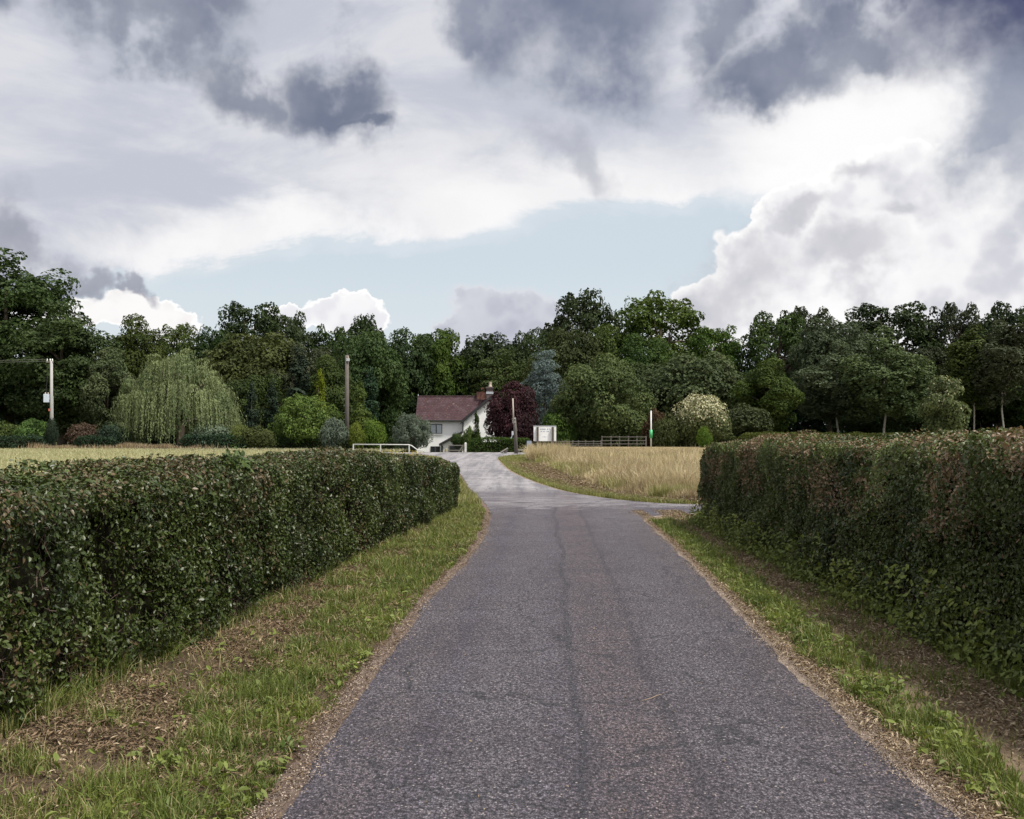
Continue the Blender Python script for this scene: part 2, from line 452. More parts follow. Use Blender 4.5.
M_ground = ground_mat('meadow_soil', [(.3, (.035, .045, .018)), (.5, (.06, .06, .028)), (.7, (.09, .075, .04))], .5)
M_fieldL = ground_mat('pale_cut_grass', [(.3, (.15, .16, .07)), (.5, (.25, .25, .115)), (.7, (.34, .31, .16))], .35, .2, .95, 9)
M_fieldR = ground_mat('straw_field', [(.3, (.14, .11, .06)), (.5, (.25, .20, .115)), (.7, (.36, .29, .18))], .6)
M_verge = ground_mat('verge_earth', [(.3, (.035, .028, .018)), (.48, (.075, .052, .035)), (.62, (.12, .085, .055)), (.75, (.19, .14, .09))], 3.0, .8, .95, 60)
M_dirt = ground_mat('edge_dirt', [(.3, (.075, .055, .045)), (.5, (.15, .11, .09)), (.7, (.26, .20, .165))], 7, .9, .95, 110)
M_hay = ground_mat('lightened_hay', [(.3, (.085, .060, .040)), (.48, (.17, .125, .085)), (.62, (.26, .195, .135)), (.75, (.36, .28, .20))], 4.0, .8, .95, 70)  # cut hay, colour lightened to offset the hedge's shade
M_grit = ground_mat('roadside_grit', [(.3, (.15, .118, .098)), (.5, (.27, .215, .178)), (.7, (.40, .33, .275))], 5, .9, .95, 90)
M_cut = ground_mat('mown_litter', [(.3, (.11, .085, .06)), (.5, (.20, .15, .105)), (.7, (.31, .25, .18))], 1.6, .6, .95, 25)
M_green = ground_mat('mown_green', [(.3, (.045, .07, .018)), (.5, (.09, .12, .03)), (.7, (.17, .17, .06))], 1.2, .5, .95, 20)

def road_mat():
    m, t, b = material('worn_chipped_asphalt'); p = pos(t)
    sp = t.new('ShaderNodeSeparateXYZ'); t.l.new(p, sp.inputs[0]); X, Y = sp.outputs[0], sp.outputs[1]
    wob = t.math('MULTIPLY', t.math('SUBTRACT', t.noise(p, .35, 3, .5), .5), .35)
    u = t.math('ADD', t.math('SUBTRACT', X, t.math('MULTIPLY', Y, .031)), wob)        # across the lane; -1.1 .. 1.8
    def bandp(c, w): return t.ss(t.math('ABSOLUTE', t.math('SUBTRACT', u, c)), w, w * .25)
    big = t.noise(p, .9, 6, .6); med = t.noise(p, 7, 5, .62)
    near = t.ss(Y, 34, 12)
    chip = t.vor(t.mapping(p, scale=(1, .75, 1)), 92, 'Color'); cs = t.new('ShaderNodeSeparateColor'); t.l.new(chip, cs.inputs[0])
    chipv = cs.outputs[0]; chipd = t.vor(t.mapping(p, scale=(1, .75, 1)), 92, 'Distance')
    base = t.mix(t.ss(big, .3, .7), (.060, .050, .061), (.094, .078, .091))
    base = t.mix(t.math('MULTIPLY', t.ss(t.math('ADD', t.math('MULTIPLY', big, .5), t.math('MULTIPLY', med, .5)), .42, .62), .5), base, (.085, .085, .105))
    # polished wheel paths, brown middle with dried mud, dark joint
    base = t.mix(t.math('MULTIPLY', t.math('MAXIMUM', bandp(-.28, .42), bandp(1.12, .45)), t.math('MULTIPLY', t.ss(med, .25, .65), .45)), base, (.128, .114, .124))
    base = t.mix(t.math('MULTIPLY', bandp(.46, .44), t.math('MULTIPLY', t.ss(t.math('ADD', t.math('MULTIPLY', med, .5), t.math('MULTIPLY', big, .5)), .36, .62), .75)), base, (.098, .071, .070))
    base = t.mix(t.math('MULTIPLY', t.math('MAXIMUM', bandp(.17, .05), t.math('MULTIPLY', bandp(.70, .05), .7)), t.math('MULTIPLY', t.ss(med, .30, .55), .75)), base, (.034, .032, .040))
    base = t.mix(t.math('MULTIPLY', bandp(1.6, .28), t.math('MULTIPLY', t.ss(med, .3, .62), .3)), base, (.15, .12, .11))
    base = t.mix(t.math('MULTIPLY', bandp(-.95, .26), t.math('MULTIPLY', t.ss(med, .3, .62), .35)), base, (.13, .10, .095))
    # worn pale patch at the junction; beyond it, wear and glancing reflection painted pale
    wy = t.math('ADD', Y, t.math('MULTIPLY', t.math('SUBTRACT', t.noise(p, .9, 6, .7), .5), 6.5))
    junc = t.math('MULTIPLY', t.ss(wy, 24.2, 25.0), t.ss(wy, 29.5, 27.5))
    base = t.mix(t.math('MULTIPLY', junc, t.ss(t.noise(t.mapping(p, scale=(.6, 3, 1)), 1.6, 5, .65), .42, .58)), base, (.23, .215, .225))
    far = t.ss(wy, 27, 34)
    str_ = t.math('ADD', t.math('MULTIPLY', t.noise(t.mapping(p, rot=(0, 0, R(-4)), scale=(2.4, .10, 1)), 1.0, 4, .6), .55), t.math('MULTIPLY', t.noise(p, .8, 6, .7), .45))
    base = t.mix(far, base, t.mix(t.ss(str_, .40, .60), (.14, .133, .145), (.29, .275, .285)))
    # cracks and stains
    ck = t.vor(t.vmath('ADD', p, t.vmath('SCALE', t.noise(p, 2.2, 4, .6, 'Color'), .5)), .55, 'Distance', 'DISTANCE_TO_EDGE')
    crack = t.math('MULTIPLY', t.ss(ck, .014, .004), t.ss(big, .42, .54))
    base = t.mix(t.math('MULTIPLY', crack, .8), base, (.03, .028, .032))
    stain = t.ss(t.noise(t.mapping(p, loc=(4, 2, 0)), 1.7, 5, .62), .60, .70)
    base = t.mix(t.math('MULTIPLY', stain, .5), base, (.04, .04, .05))
    # chippings
    grain = t.noise(t.mapping(p, scale=(1, .6, 1)), 52, 5, .75)
    cv = t.math('MULTIPLY', t.math('ADD', .55, t.math('MULTIPLY', t.math('POWER', chipv, 1.3), .95)), t.math('ADD', .10, t.math('MULTIPLY', t.ss(grain, .38, .62), 1.6)))
    cc = t.new('ShaderNodeCombineColor')
    for i in range(3): t.l.new(cv, cc.inputs[i])
    chipc = t.mix(1, base, cc.outputs[0], 'MULTIPLY')
    chipc = t.mix(t.ss(cs.outputs[1], .985, .992), chipc, (.26, .23, .22))
    fin = t.mix(t.math('MULTIPLY', t.ss(chipd, .36, .62), .75), chipc, (.022, .021, .027))
    fin = t.mix(t.math('ADD', .25, t.math('MULTIPLY', near, .75)), base, fin)
    t.l.new(fin, b.inputs['Base Color'])
    t.put(b.inputs['Roughness'], t.math('ADD', .52, t.math('MULTIPLY', cs.outputs[2], .25)))
    b.inputs['Specular IOR Level'].default_value = .22
    h = t.math('ADD', t.math('MULTIPLY', t.math('SUBTRACT', 1, chipd), .8), t.math('MULTIPLY', chipv, .5))
    h = t.math('ADD', h, t.math('MULTIPLY', med, .6))
    t.put(b.inputs['Normal'], t.bump(h, .75, .008))
    return m
M_road = road_mat()

# ---- ground sheet to the horizon
def ground():
    xs = np.concatenate([[-2500, -1200, -600, -300, -150, -90], np.arange(-60, 61, 3.), [90, 150, 300, 600, 1200, 2500]])
    ys = np.concatenate([[-2500, -800, -200, -60, -20], np.arange(-6, 150, 3.), [170, 220, 300, 500, 900, 1600, 3000]])
    X, Y = np.meshgrid(xs, ys); v = np.stack([X.ravel(), Y.ravel(), H(X, Y).ravel()], 1)
    nx, ny = len(xs), len(ys)
    i = (np.arange(ny - 1)[:, None] * nx + np.arange(nx - 1)[None]).ravel()
    f = np.stack([i, i + 1, i + nx + 1, i + nx], 1)
    tag(link('ground', raw_mesh('ground', v, f, M_ground, smooth=True)), 'green and brown meadow ground reaching out under the trees', 'ground', kind='structure')
ground()

def densify(pts, step, amp, seed, closed=True):
    rng = np.random.default_rng(seed); out = []
    n = len(pts)
    for i in range(n if closed else n - 1):
        a = np.array(pts[i], float); b = np.array(pts[(i + 1) % n], float)
        L = np.linalg.norm(b - a); st = step * max(1, .5 * (a[1] + b[1]) / 9)
        k = max(1, int(L / st))
        for j in range(k): out.append(a + (b - a) * j / k)
    o = np.array(out)
    if amp:
        d = np.stack([n2(o[:, 0], o[:, 1], 1.7, seed), n2(o[:, 0], o[:, 1], 1.7, seed + 50)], 1) - .5
        d2 = np.stack([n2(o[:, 0], o[:, 1], 11, seed + 3), n2(o[:, 0], o[:, 1], 11, seed + 53)], 1) - .5
        o = o + d * amp * 1.6 + d2 * amp * .8
    return o

def smooth_line(pts, k=8):
    P = [np.array(p, float) for p in pts]; out = []
    for i in range(len(P) - 1):
        p0, p1, p2, p3 = P[max(i-1, 0)], P[i], P[i+1], P[min(i+2, len(P)-1)]
        for j in range(k):
            t = j / k
            out.append(.5 * ((2*p1) + (-p0+p2)*t + (2*p0-5*p1+4*p2-p3)*t*t + (-p0+3*p1-3*p2+p3)*t**3))
    return out + [P[-1]]

def sheet(name, pts, z, mat, label, cat, kind='structure', step=.12, amp=.0, seed=1):
    o = densify(pts, step, amp, seed)
    bm = bmesh.new()
    vs = [bm.verts.new((p[0], p[1], z)) for p in o]
    f = bm.faces.new(vs)
    bmesh.ops.triangulate(bm, faces=[f], ngon_method='BEAUTY')
    bmesh.ops.recalc_face_normals(bm, faces=bm.faces)
    for q in bm.faces:
        if q.normal.z < 0: q.normal_flip()
    m = bpy.data.meshes.new(name); bm.to_mesh(m); bm.free(); m.materials.append(mat)
    return tag(link(name, m), label, cat, kind=kind)

EL = [(-1.12, -3), (-1.05, 2), (-1.01, 5), (-.9, 8.8), (-.76, 12), (-.54, 14.8), (-.42, 18.3), (-.43, 22.5), (-.62, 26), (-1.12, 31.5), (-1.85, 41.6), (-3.1, 55.9), (-4.6, 66), (-8, 71.5), (-13, 73.2)]
ER = [(4.4, 74.2), (2.6, 73.0), (.6, 71.2), (-.75, 66), (-.62, 57.5), (-.1, 45.5), (.6, 36.9), (1.35, 31), (2.15, 28), (2.95, 26.3), (4.0, 25.4), (7, 25.0), (14, 25.2), (26, 26)]
ES = [(26, 22.9), (12, 22.6), (5.5, 22.7), (3.5, 22.75), (2.8, 22.2), (2.42, 21.2), (2.32, 18), (2.21, 14.3), (2.03, 10), (1.94, 7.8), (1.91, 5.2), (1.9, 2), (1.88, -3)]
EL_s, ER_s, ES_s = smooth_line(EL), smooth_line(ER), smooth_line(ES)
road_poly = EL_s + [np.array((-13, 78.5)), np.array((-6, 79.6)), np.array((4.2, 79.3))] + ER_s + ES_s
tag(sheet('road', road_poly, .016, M_road, 'worn grey asphalt lane bending to a junction and crossroad', 'road', step=.05, amp=.06, seed=4))

def off(line, d):
    L = np.array(line); t = np.gradient(L, axis=0); t /= np.linalg.norm(t, axis=1, keepdims=True)
    return list(L + np.stack([-t[:, 1], t[:, 0]], 1) * d)
near_L = [p for p in EL_s if p[1] < 70]
tag(sheet('road_edge_left', off(near_L, .15) + near_L[::-1] if False else off(near_L, .11) + off(near_L, -.26)[::-1], .010, M_dirt, 'brown grit and crumbled soil along the left road edge', 'road edge', step=.05, amp=.09, seed=9))
near_S = [p for p in ES_s]
tag(sheet('road_edge_right', off(near_S, .25) + off(near_S, -.17)[::-1] if False else off(near_S, .17) + off(near_S, -.3)[::-1], .010, M_grit, 'tan gritty strip along the right road edge', 'road edge', step=.05, amp=.11, seed=12))

def hedgeL_x(y): return -2.79 + .0975 * (y - 6.27)
HRX = 3.27
sheet('verge_left', [(-1.1, -3), (-.9, 9), (-.5, 15), (-.3, 22), (-.6, 27), (-1.6, 40), (-3.1, 57), (-4.6, 67), (-9, 72), (-9, 60), (-4.5, 40), (-2.2, 27), (-1.9, 24), (-3.2, 8), (-4, -3)], .004, M_verge, 'brown and green grass verge between the left hedge and the lane', 'verge')
sheet('verge_right', [(1.9, -3), (1.9, 5), (2.0, 10), (2.25, 16), (2.3, 21), (2.9, 22.5), (12, 22.7), (12, 20.6), (4.4, 20.6), (3.9, 10), (3.9, -3)], .004, M_hay, 'narrow verge of grass and litter under the right hedge', 'verge')
sheet('field_left', [(-70, 12), (-5.2, 12), (-3.4, 26), (-4.6, 42), (-6, 60), (-9, 70), (-14, 74), (-14, 80), (-26, 84), (-30, 90), (-80, 90)], .004, M_fieldL, 'pale cut grass field behind the left hedge', 'field')
def offR(d): return [p for p in off([q for q in ER_s if q[1] < 73.6 and q[0] < 24], d)]
er = [q for q in ER_s if q[1] < 73 and q[0] < 24]       # goes from the crossroad to the side road
sheet('verge_field', er[::-1] + [np.array((24, 28.0)), np.array((5.2, 27.4)), np.array((3.3, 28.5)), np.array((2.5, 35)), np.array((1.9, 45)), np.array((1.4, 60)), np.array((4, 72))], .004, M_cut, 'mown brown strip between the lane and the straw field', 'verge')
sheet('field_right', [(60, 26.6), (6, 26.6), (2.9, 28.6), (2.1, 37), (1.55, 48), (1.0, 60), (2.6, 71), (4.6, 75), (5, 104), (60, 104)], .008, M_fieldR, 'dry straw coloured field beside the lane', 'field')

# ================================================================== grass and litter (stuff)
M_blade = leafmat('grass_blade', (.042, .076, .013), (.190, .225, .050), dry=(.38, .30, .17), rough=.55, trans=.3, nscale=1.2, spec=.3, objvar=0)
M_straw = leafmat('straw_blade', (.28, .225, .125), (.56, .48, .31), dry=(.19, .125, .09), rough=.7, trans=.25, nscale=.5, spec=.2, objvar=0)
M_gritbit = leafmat('grit_bits', (.13, .10, .085), (.36, .29, .24), dry=(.46, .39, .32), rough=.9, trans=.02, nscale=2, spec=.1, objvar=0)
M_pale = leafmat('pale_grass_blade', (.17, .185, .095), (.36, .375, .21), dry=(.44, .39, .26), rough=.6, trans=.3, nscale=.3, spec=.2, objvar=0)
M_litter = leafmat('cut_litter', (.070, .047, .030), (.27, .195, .125), dry=(.44, .36, .26), rough=.85, trans=.1, nscale=3, spec=.15, objvar=0)

def blades(name, x, y, h, w, rng, mat, rnd, dry, lean=.45, z=None, curl=.5):
    n = len(x); z = np.zeros(n) if z is None else z
    a = rng.uniform(0, 6.283, n); la = a + rng.normal(0, .9, n) + math.pi / 2
    ln = np.abs(rng.normal(0, lean, n)) * h
    c = np.stack([x, y, z], 1)
    b = np.stack([np.cos(a), np.sin(a), np.zeros(n)], 1) * (w / 2)[:, None]
    l = np.stack([np.cos(la), np.sin(la), np.zeros(n)], 1) * ln[:, None]
    up = np.array([0, 0, 1.]) * h[:, None]
    m = c + up * .55 + l * .35
    tip = c + up * (1 - curl * (ln / np.maximum(h, 1e-3))[:, None] * .4) + l
    v = np.stack([c - b, c + b, m + b * .8, m - b * .8, tip], 1).reshape(-1, 3)
    i = np.arange(n)[:, None] * 5
    f = np.concatenate([i + [[0, 1, 2]], i + [[0, 2, 3]], i + [[3, 2, 4]]], 1).reshape(-1, 3)
    return link(name, raw_mesh(name, v, f, mat, {'rnd': np.repeat(rnd, 3), 'dry': np.repeat(dry, 3)}))

def interp_edge(line, y):
    L = np.array(sorted([tuple(p) for p in line], key=lambda p: p[1])); return np.interp(y, L[:, 1], L[:, 0])

def grass():
    rng = np.random.default_rng(11)
    eS = [p for p in ES_s if p[1] < 21.4]
    # left verge
    def fill(n, y0, y1, pw=1.0):
        return y0 + (y1 - y0) * rng.random(n) ** pw
    n = 280000
    y = fill(n, 3.2, 30, 1.9)
    xe = interp_edge([p for p in EL_s if p[1] < 66], y) - .05; xh = np.where(y < 24.5, hedgeL_x(y) - .05, xe - 1.8)
    s = rng.random(n) ** 1.05; x = xe + (xh - xe) * s; D = (xe - x)
    cl = n2(x, y, 2.6, 3); cl2 = n2(x, y, .9, 8); fine = n2(x, y, 9, 21)
    edge = n2(y * 0, y, 3.1, 31) * .19
    green = sstep(.36, .56, cl + .42 * (1 - sstep(.45, 1.1, D)) + .25 * sstep(12, 17, y) + .35 * sstep(.16, .0, (x - xh)) * sstep(.3, .55, cl2) - .17)
    keep = (rng.random(n) < (.10 + .90 * green)) & (D > edge * (.9 + .0 * y)) & (rng.random(n) < sstep(.25, .5, fine) * .8 + .3)
    x, y, s, D, cl, cl2, green, xh, fine = (a[keep] for a in (x, y, s, D, cl, cl2, green, xh, fine)); n = len(x)
    tall = sstep(.30, .05, x - xh) * sstep(.35, .6, cl2) * sstep(12, 7, y)
    h = (.035 + .085 * rng.random(n) ** 1.5) * (.55 + 1.0 * sstep(.35, .7, fine)) * (.8 + .6 * cl) + tall * rng.uniform(.08, .34, n)
    h *= (.62 + .38 * sstep(.1, .4, D)) * np.where(rng.random(n) < .45, .42, .82)
    w = rng.uniform(.0035, .0075, n) * (1 + .06 * np.maximum(0, y - 6))
    rnd = np.clip(.12 + .75 * rng.random(n) ** 1.4 + .35 * (cl - .5) + .18 * sstep(14, 20, y), 0, 1)
    dry = np.where(rng.random(n) < .20 + .5 * (1 - green), rng.random(n), .0) + .12 * sstep(14, 20, y) * rng.random(n)
    tag(blades('verge_grass', x, y, h, w, rng, M_blade, rnd, np.clip(dry, 0, 1), lean=.75), 'green grass tufts on the verge below the left hedge', 'grass', kind='stuff')
    # right verge: green strip then bare litter then weeds at the hedge foot
    n = 210000
    y = fill(n, 3.2, 24.2, 1.7); xe = interp_edge(eS, y) + .05
    xe = np.where(y > 21.2, np.interp(y, [21.2, 22.2, 22.7, 25], [2.45, 2.85, 5.5, 13]), xe)
    s = rng.random(n); wd = np.where(y < 20.8, HRX + .12 - xe, 2.4); x = xe + wd * s; D = x - xe
    cl = n2(x, y, 2.4, 43); cl2 = n2(x, y, 1.0, 48); fine = n2(x, y, 8, 61)
    e0 = .06 + .22 * n2(y * 0, y, 2.2, 33) * sstep(14, 6, y)
    g = sstep(e0, e0 + .05, D) * (1 - sstep(.36, .56, D + .5 * (cl - .5)))
    g = np.maximum(g, sstep(.55, .66, cl) * .25 * sstep(.3, .5, D)); g = np.maximum(g, sstep(.2, .02, HRX - x) * sstep(.4, .6, cl2) * .8)
    g = np.where(y > 20.8, sstep(.44, .55, cl) * .8 * sstep(.1, .2, D), g)
    keep = rng.random(n) < g * (.35 + .65 * sstep(.3, .5, fine)) + .03 * (D > .25)
    x, y, D, cl, g, fine = (a[keep] for a in (x, y, D, cl, g, fine)); n = len(x)
    h = np.where(rng.random(n) < .4, .42, .85) * (.03 + .09 * rng.random(n) ** 1.5) * (.6 + .9 * sstep(.3, .7, fine)) + .1 * sstep(.18, .0, HRX - x) * rng.random(n)
    w = rng.uniform(.004, .009, n) * (1 + .06 * np.maximum(0, y - 6))
    rnd = np.clip(.1 + .75 * rng.random(n) ** 1.3 + .4 * (cl - .5), 0, 1); dry = np.where(rng.random(n) < .14, rng.random(n), 0)
    tag(blades('verge_grass', x, y, h, w, rng, M_blade, rnd, dry, lean=.75), 'strip of green grass along the right road edge', 'grass', kind='stuff')
    # broad leaved weeds (dandelion, clover) in both verges
    C, N, S, Rn = [], [], [], []
    for k in range(620):
        yy = 3.6 + 15 * rng.random() ** 1.6
        if rng.random() < .6:
            xx = float(interp_edge(eS, yy)) + rng.uniform(.2, .62)
        else:
            xx = float(interp_edge([p for p in EL_s if p[1] < 66], yy)) - .15 - 1.2 * rng.random() ** 1.6
        nn = rng.integers(4, 9); a = rng.uniform(0, 6.28, nn); r = rng.uniform(.02, .06, nn)
        C.append(np.stack([xx + np.cos(a) * r, yy + np.sin(a) * r, rng.uniform(.015, .085, nn)], 1))
        N.append(np.stack([np.cos(a) * .5, np.sin(a) * .5, np.ones(nn)], 1) + rng.normal(0, .3, (nn, 3))); S.append(rng.uniform(.025, .065, nn)); Rn.append(np.clip(rng.normal(.75, .25, nn), 0, 1))
    wd = link('weed_leaves', leaf_mesh('weed_leaves', np.concatenate(C), np.concatenate(N), np.concatenate(S), rng, M_blade, np.concatenate(Rn), fn=leaves6, aspect=.5))
    tag(wd, 'small broad leaved weeds scattered in both grass verges', 'weeds', kind='stuff')
    # litter: hedge clippings and dead grass lying flat
    n = 250000
    y = fill(n, 3.0, 25, 1.8); side = rng.random(n) < .56
    xl0 = interp_edge([p for p in EL_s if p[1] < 66], y); xl1 = hedgeL_x(y) - .15
    xr0 = interp_edge(eS, y) ; xr1 = np.full(n, HRX + .15)
    s = rng.random(n)
    x = np.where(side, xl0 + (xl1 - xl0) * s, xr0 + .02 + (xr1 - xr0) * s)
    q = n2(x, y, 1.6, 77)
    keep = (rng.random(n) < np.where(side, .15 + 1.1 * sstep(.38, .58, q) * sstep(.12, .4, s), .75 * (np.abs(s - .12) < .10) + sstep(.38, .6, s))) & (y < 23.5)
    x, y = x[keep], y[keep]; n = len(x)
    c = np.stack([x, y, rng.uniform(.012, .035, n)], 1)
    nr = np.stack([rng.normal(0, .45, n), rng.normal(0, .45, n), np.ones(n)], 1)
    o = link('dry_clippings', leaf_mesh('dry_clippings', c, nr, rng.uniform(.012, .06, n), rng, M_litter, rng.random(n) ** 1.6, np.where(x > .6, (rng.random(n) < .55) * rng.random(n), (rng.random(n) < .14) * rng.random(n)), aspect=.24, fold=.1))  # right side toned drier and lighter to offset the hedge's shade
    tag(o, 'brown dry clippings and dead leaves lying on both verges', 'clippings', kind='stuff')
    n = 34000
    y = 3.2 + 20 * rng.random(n) ** 2.0; side = rng.random(n) < .42
    e = np.where(side, interp_edge([p for p in EL_s if p[1] < 66], y), np.where(y < 21.2, interp_edge(eS, y), 2.4))
    wob = (n2(e * 0, y, 1.6, 171) - .45) * .22
    q = rng.normal(0, .045, n) + .03 + wob * .8
    x = np.where(side, e - q, e + q)
    c = np.stack([x, y, .017 + rng.random(n) * .012], 1); nr = np.stack([rng.normal(0, .5, n), rng.normal(0, .5, n), np.ones(n)], 1)
    o = link('road_grit', leaf_mesh('road_grit', c, nr, rng.uniform(.004, .014, n), rng, M_gritbit, rng.random(n), (rng.random(n) < .25) * rng.random(n), aspect=.75, fold=.25))
    tag(o, 'loose grit and crumbs lying along both road edges', 'grit', kind='stuff')
    n = 9000        # straw lying on the tan strip by the right edge
    y = 3.2 + 18 * rng.random(n) ** 1.9; x = interp_edge(eS, y) + .09 + rng.normal(0, .055, n) + (n2(y * 0, y, 2.2, 33) - .4) * .16
    c = np.stack([x, y, .018 + rng.random(n) * .012], 1); nr = np.stack([rng.normal(0, .35, n), rng.normal(0, .35, n), np.ones(n)], 1)
    o = link('straw_bits', leaf_mesh('straw_bits', c, nr, rng.uniform(.010, .035, n), rng, M_litter, np.clip(rng.random(n) + .4, 0, 1), (rng.random(n) < .5) * rng.random(n), aspect=.18, fold=.1))
    tag(o, 'pale straw bits matted along the right road edge', 'straw', kind='stuff')
    # nettles and dock at the foot of the right hedge
    C, N, S, Rn = [], [], [], []
    for k in range(300):
        yy = 5 + 15 * rng.random() ** .8; hh = .12 + .38 * rng.random() ** 1.6 * (.4 + 1.2 * float(n2(np.array([0.]), np.array([yy]), .8, 181)[0]))
        xx = HRX + rng.normal(-.02, .07); nn = int(10 + 40 * hh); z = hh * rng.random(nn)
        C.append(np.stack([xx + rng.normal(0, .06, nn), yy + rng.normal(0, .07, nn), .03 + z], 1)); N.append(rng.normal(0, .5, (nn, 3)) + [-.4, -.2, .7])
        S.append(rng.uniform(.03, .065, nn)); Rn.append(np.clip(.35 + .5 * rng.random(nn) + .2 * rng.random(), 0, 1))
    tag(link('hedge_foot_weeds', leaf_mesh('hedge_foot_weeds', np.concatenate(C), np.concatenate(N), np.concatenate(S), rng, M_blade, np.concatenate(Rn), fn=leaves6, aspect=.55)), 'green nettles and weeds growing at the foot of the right hedge', 'weeds', kind='stuff')
    # few bits on the road
    n = 500
    y = 3.5 + 22 * rng.random(n) ** 1.7; u = rng.random(n)
    u = np.where(rng.random(n) < .55, u ** 4 * .5, u); u = np.where(rng.random(n) < .5, u, 1 - u)
    xa = interp_edge([p for p in EL_s if p[1] < 66], y); xb = np.where(y < 21, interp_edge(eS, y), xa + 2.9)
    c = np.stack([xa + (xb - xa) * u, y, np.full(n, .021)], 1)
    nr = np.stack([rng.normal(0, .2, n), rng.normal(0, .2, n), np.ones(n)], 1)
    o = link('road_litter', leaf_mesh('road_litter', c, nr, rng.uniform(.008, .03, n), rng, M_litter, rng.random(n), rng.random(n) * .6, aspect=.35))
    tag(o, 'tiny leaves and straw bits scattered on the asphalt', 'litter', kind='stuff')
    # right straw field
    n = 150000
    y = 26.5 + 46 * rng.random(n) ** 1.7
    xl = np.interp(y, [25.6, 26.8, 28.3, 30, 37, 48, 60, 71], [5.5, 3.4, 2.95, 2.65, 2.1, 1.55, 1.0, 2.6]); xl = xl + (n2(xl, y, .7, 91) - .5) * .9
    xr = PX(735, y) + 2
    x = xl + (xr - xl) * rng.random(n) ** .8; D = x - xl
    pz = n2(x, y, .22, 101); pf = n2(x, y, 1.1, 105); pz = np.clip(.5 + 1.7 * (pz - .5), .05, 1)
    h = .86 * (.22 + .42 * rng.random(n)) * (.45 + .8 * pz) * (.45 + .55 * sstep(.0, .7, D)) * (.55 + .9 * sstep(.35, .65, pf))
    h = np.minimum(h, np.maximum(.05, 1.66 - .0168 * y) * rng.uniform(.75, 1.1, n))
    w = rng.uniform(.007, .014, n) * (1 + .028 * (y - 27))
    rnd = np.clip(rng.random(n) * .7 + .9 * (pf - .5) + .2 * sstep(32, 50, y) + .08, 0, 1); tallst = rng.random(n) < .02; h = np.where(tallst, h * 1.5, h)
    dry = np.clip((rng.random(n) < .16 + .55 * sstep(.47, .6, n2(x, y, .4, 113)) + .35 * sstep(33, 27, y)) * rng.random(n), 0, 1)
    tag(blades('straw_grass', x, y, h, w, rng, M_straw, rnd, dry, lean=.5), 'tall dry straw coloured grass standing in the right field', 'tall grass', kind='stuff')
    n = 100000
    y = 27 + 45 * rng.random(n) ** 1.5
    xl = np.interp(y, [25.6, 26.8, 28.3, 30, 37, 48, 60, 71], [5.5, 3.4, 2.95, 2.65, 2.1, 1.55, 1.0, 2.6])
    x = xl + (PX(735, y) + 2 - xl) * rng.random(n); g = n2(x, y, .35, 131)
    k = rng.random(n) < sstep(.40, .58, g); x, y = x[k], y[k]; n = len(x)
    tag(blades('field_grass', x, y, np.minimum(rng.uniform(.15, .5, n), np.maximum(.05, 1.66 - .0168 * y)), rng.uniform(.008, .014, n) * (1 + .03 * (y - 27)), rng, M_blade, np.clip(rng.random(n) + .3, 0, 1), rng.random(n) * .75, lean=.5),
        'olive green grass growing low among the dry straw', 'grass', kind='stuff')
    n = 60000
    y = 27 + 74 * rng.random(n) ** 1.2; x = PX(735, y) + 1.9 + (34 - 0 * y) * rng.random(n)
    tag(blades('straw_grass', x, y, np.minimum(.2 + .4 * rng.random(n), np.maximum(.06, 1.66 - .0168 * y)), rng.uniform(.03, .06, n), rng, M_straw, rng.random(n), (rng.random(n) < .25) * rng.random(n), lean=.5), 'dry tall grass of the field behind the tall right hedge', 'tall grass', kind='stuff')
    n = 40000
    y = 24.8 + 48 * rng.random(n) ** 1.3
    xr = interp_edge([p for p in EL_s if p[1] < 72], y) - .12; xl = np.interp(y, [24, 26, 42, 60, 70, 74], [-4.5, -3.4, -4.6, -6, -8.6, -13.4]) - .3
    x = xl + (xr - xl) * rng.random(n)
    tag(blades('verge_grass', x, y, rng.uniform(.06, .24, n), rng.uniform(.012, .022, n) * (1 + .015 * (y - 25)), rng, M_blade, np.clip(.2 + .8 * rng.random(n), 0, 1), rng.random(n) * .6, lean=.6), 'rough green grass between the far bend of the lane and the left field', 'grass', kind='stuff')
    n = 26000
    y = 72 + 31 * rng.random(n); x = PX(545 + 205 * rng.random(n), y); x = np.maximum(x, 4.8 + rng.random(n))
    tag(blades('straw_grass', x, y, np.maximum(.05, 1.66 - .0168 * y) * rng.uniform(.5, 1.1, n), rng.uniform(.03, .05, n), rng, M_straw, rng.random(n), (rng.random(n) < .2) * rng.random(n), lean=.4), 'far band of dry tall grass in front of the rail fence', 'tall grass', kind='stuff')
    # mown strip along the bend
    n = 52000
    y = 25.6 + 45 * rng.random(n) ** 1.5
    x0 = interp_edge([p for p in er if p[0] < 9], y); x1 = np.interp(y, [25.6, 26.8, 28.3, 30, 37, 48, 60, 71], [6, 3.5, 3.0, 2.7, 2.2, 1.65, 1.1, 2.7])
    s = rng.random(n); x = x0 + .08 + (x1 - x0) * s
    wid = np.maximum(x1 - x0, .3); g = np.maximum(1 - sstep(.25, .75, s * wid + .9 * (n2(x, y, .8, 141) - .5)), .22 * sstep(.5, .6, n2(x, y, 1.3, 144)))
    g = np.maximum(g, sstep(50, 58, y) * .8)
    k = rng.random(n) < g; x, y = x[k], y[k]; n = len(x)
    tag(blades('mown_grass', x, y, rng.uniform(.05, .15, n), rng.uniform(.008, .014, n) * (1 + .03 * (y - 25)), rng, M_blade, np.clip(rng.random(n) * .8 + .25, 0, 1), rng.random(n) * .45, lean=.6), 'short green grass bordering the bend of the lane', 'grass', kind='stuff')
    n = 30000
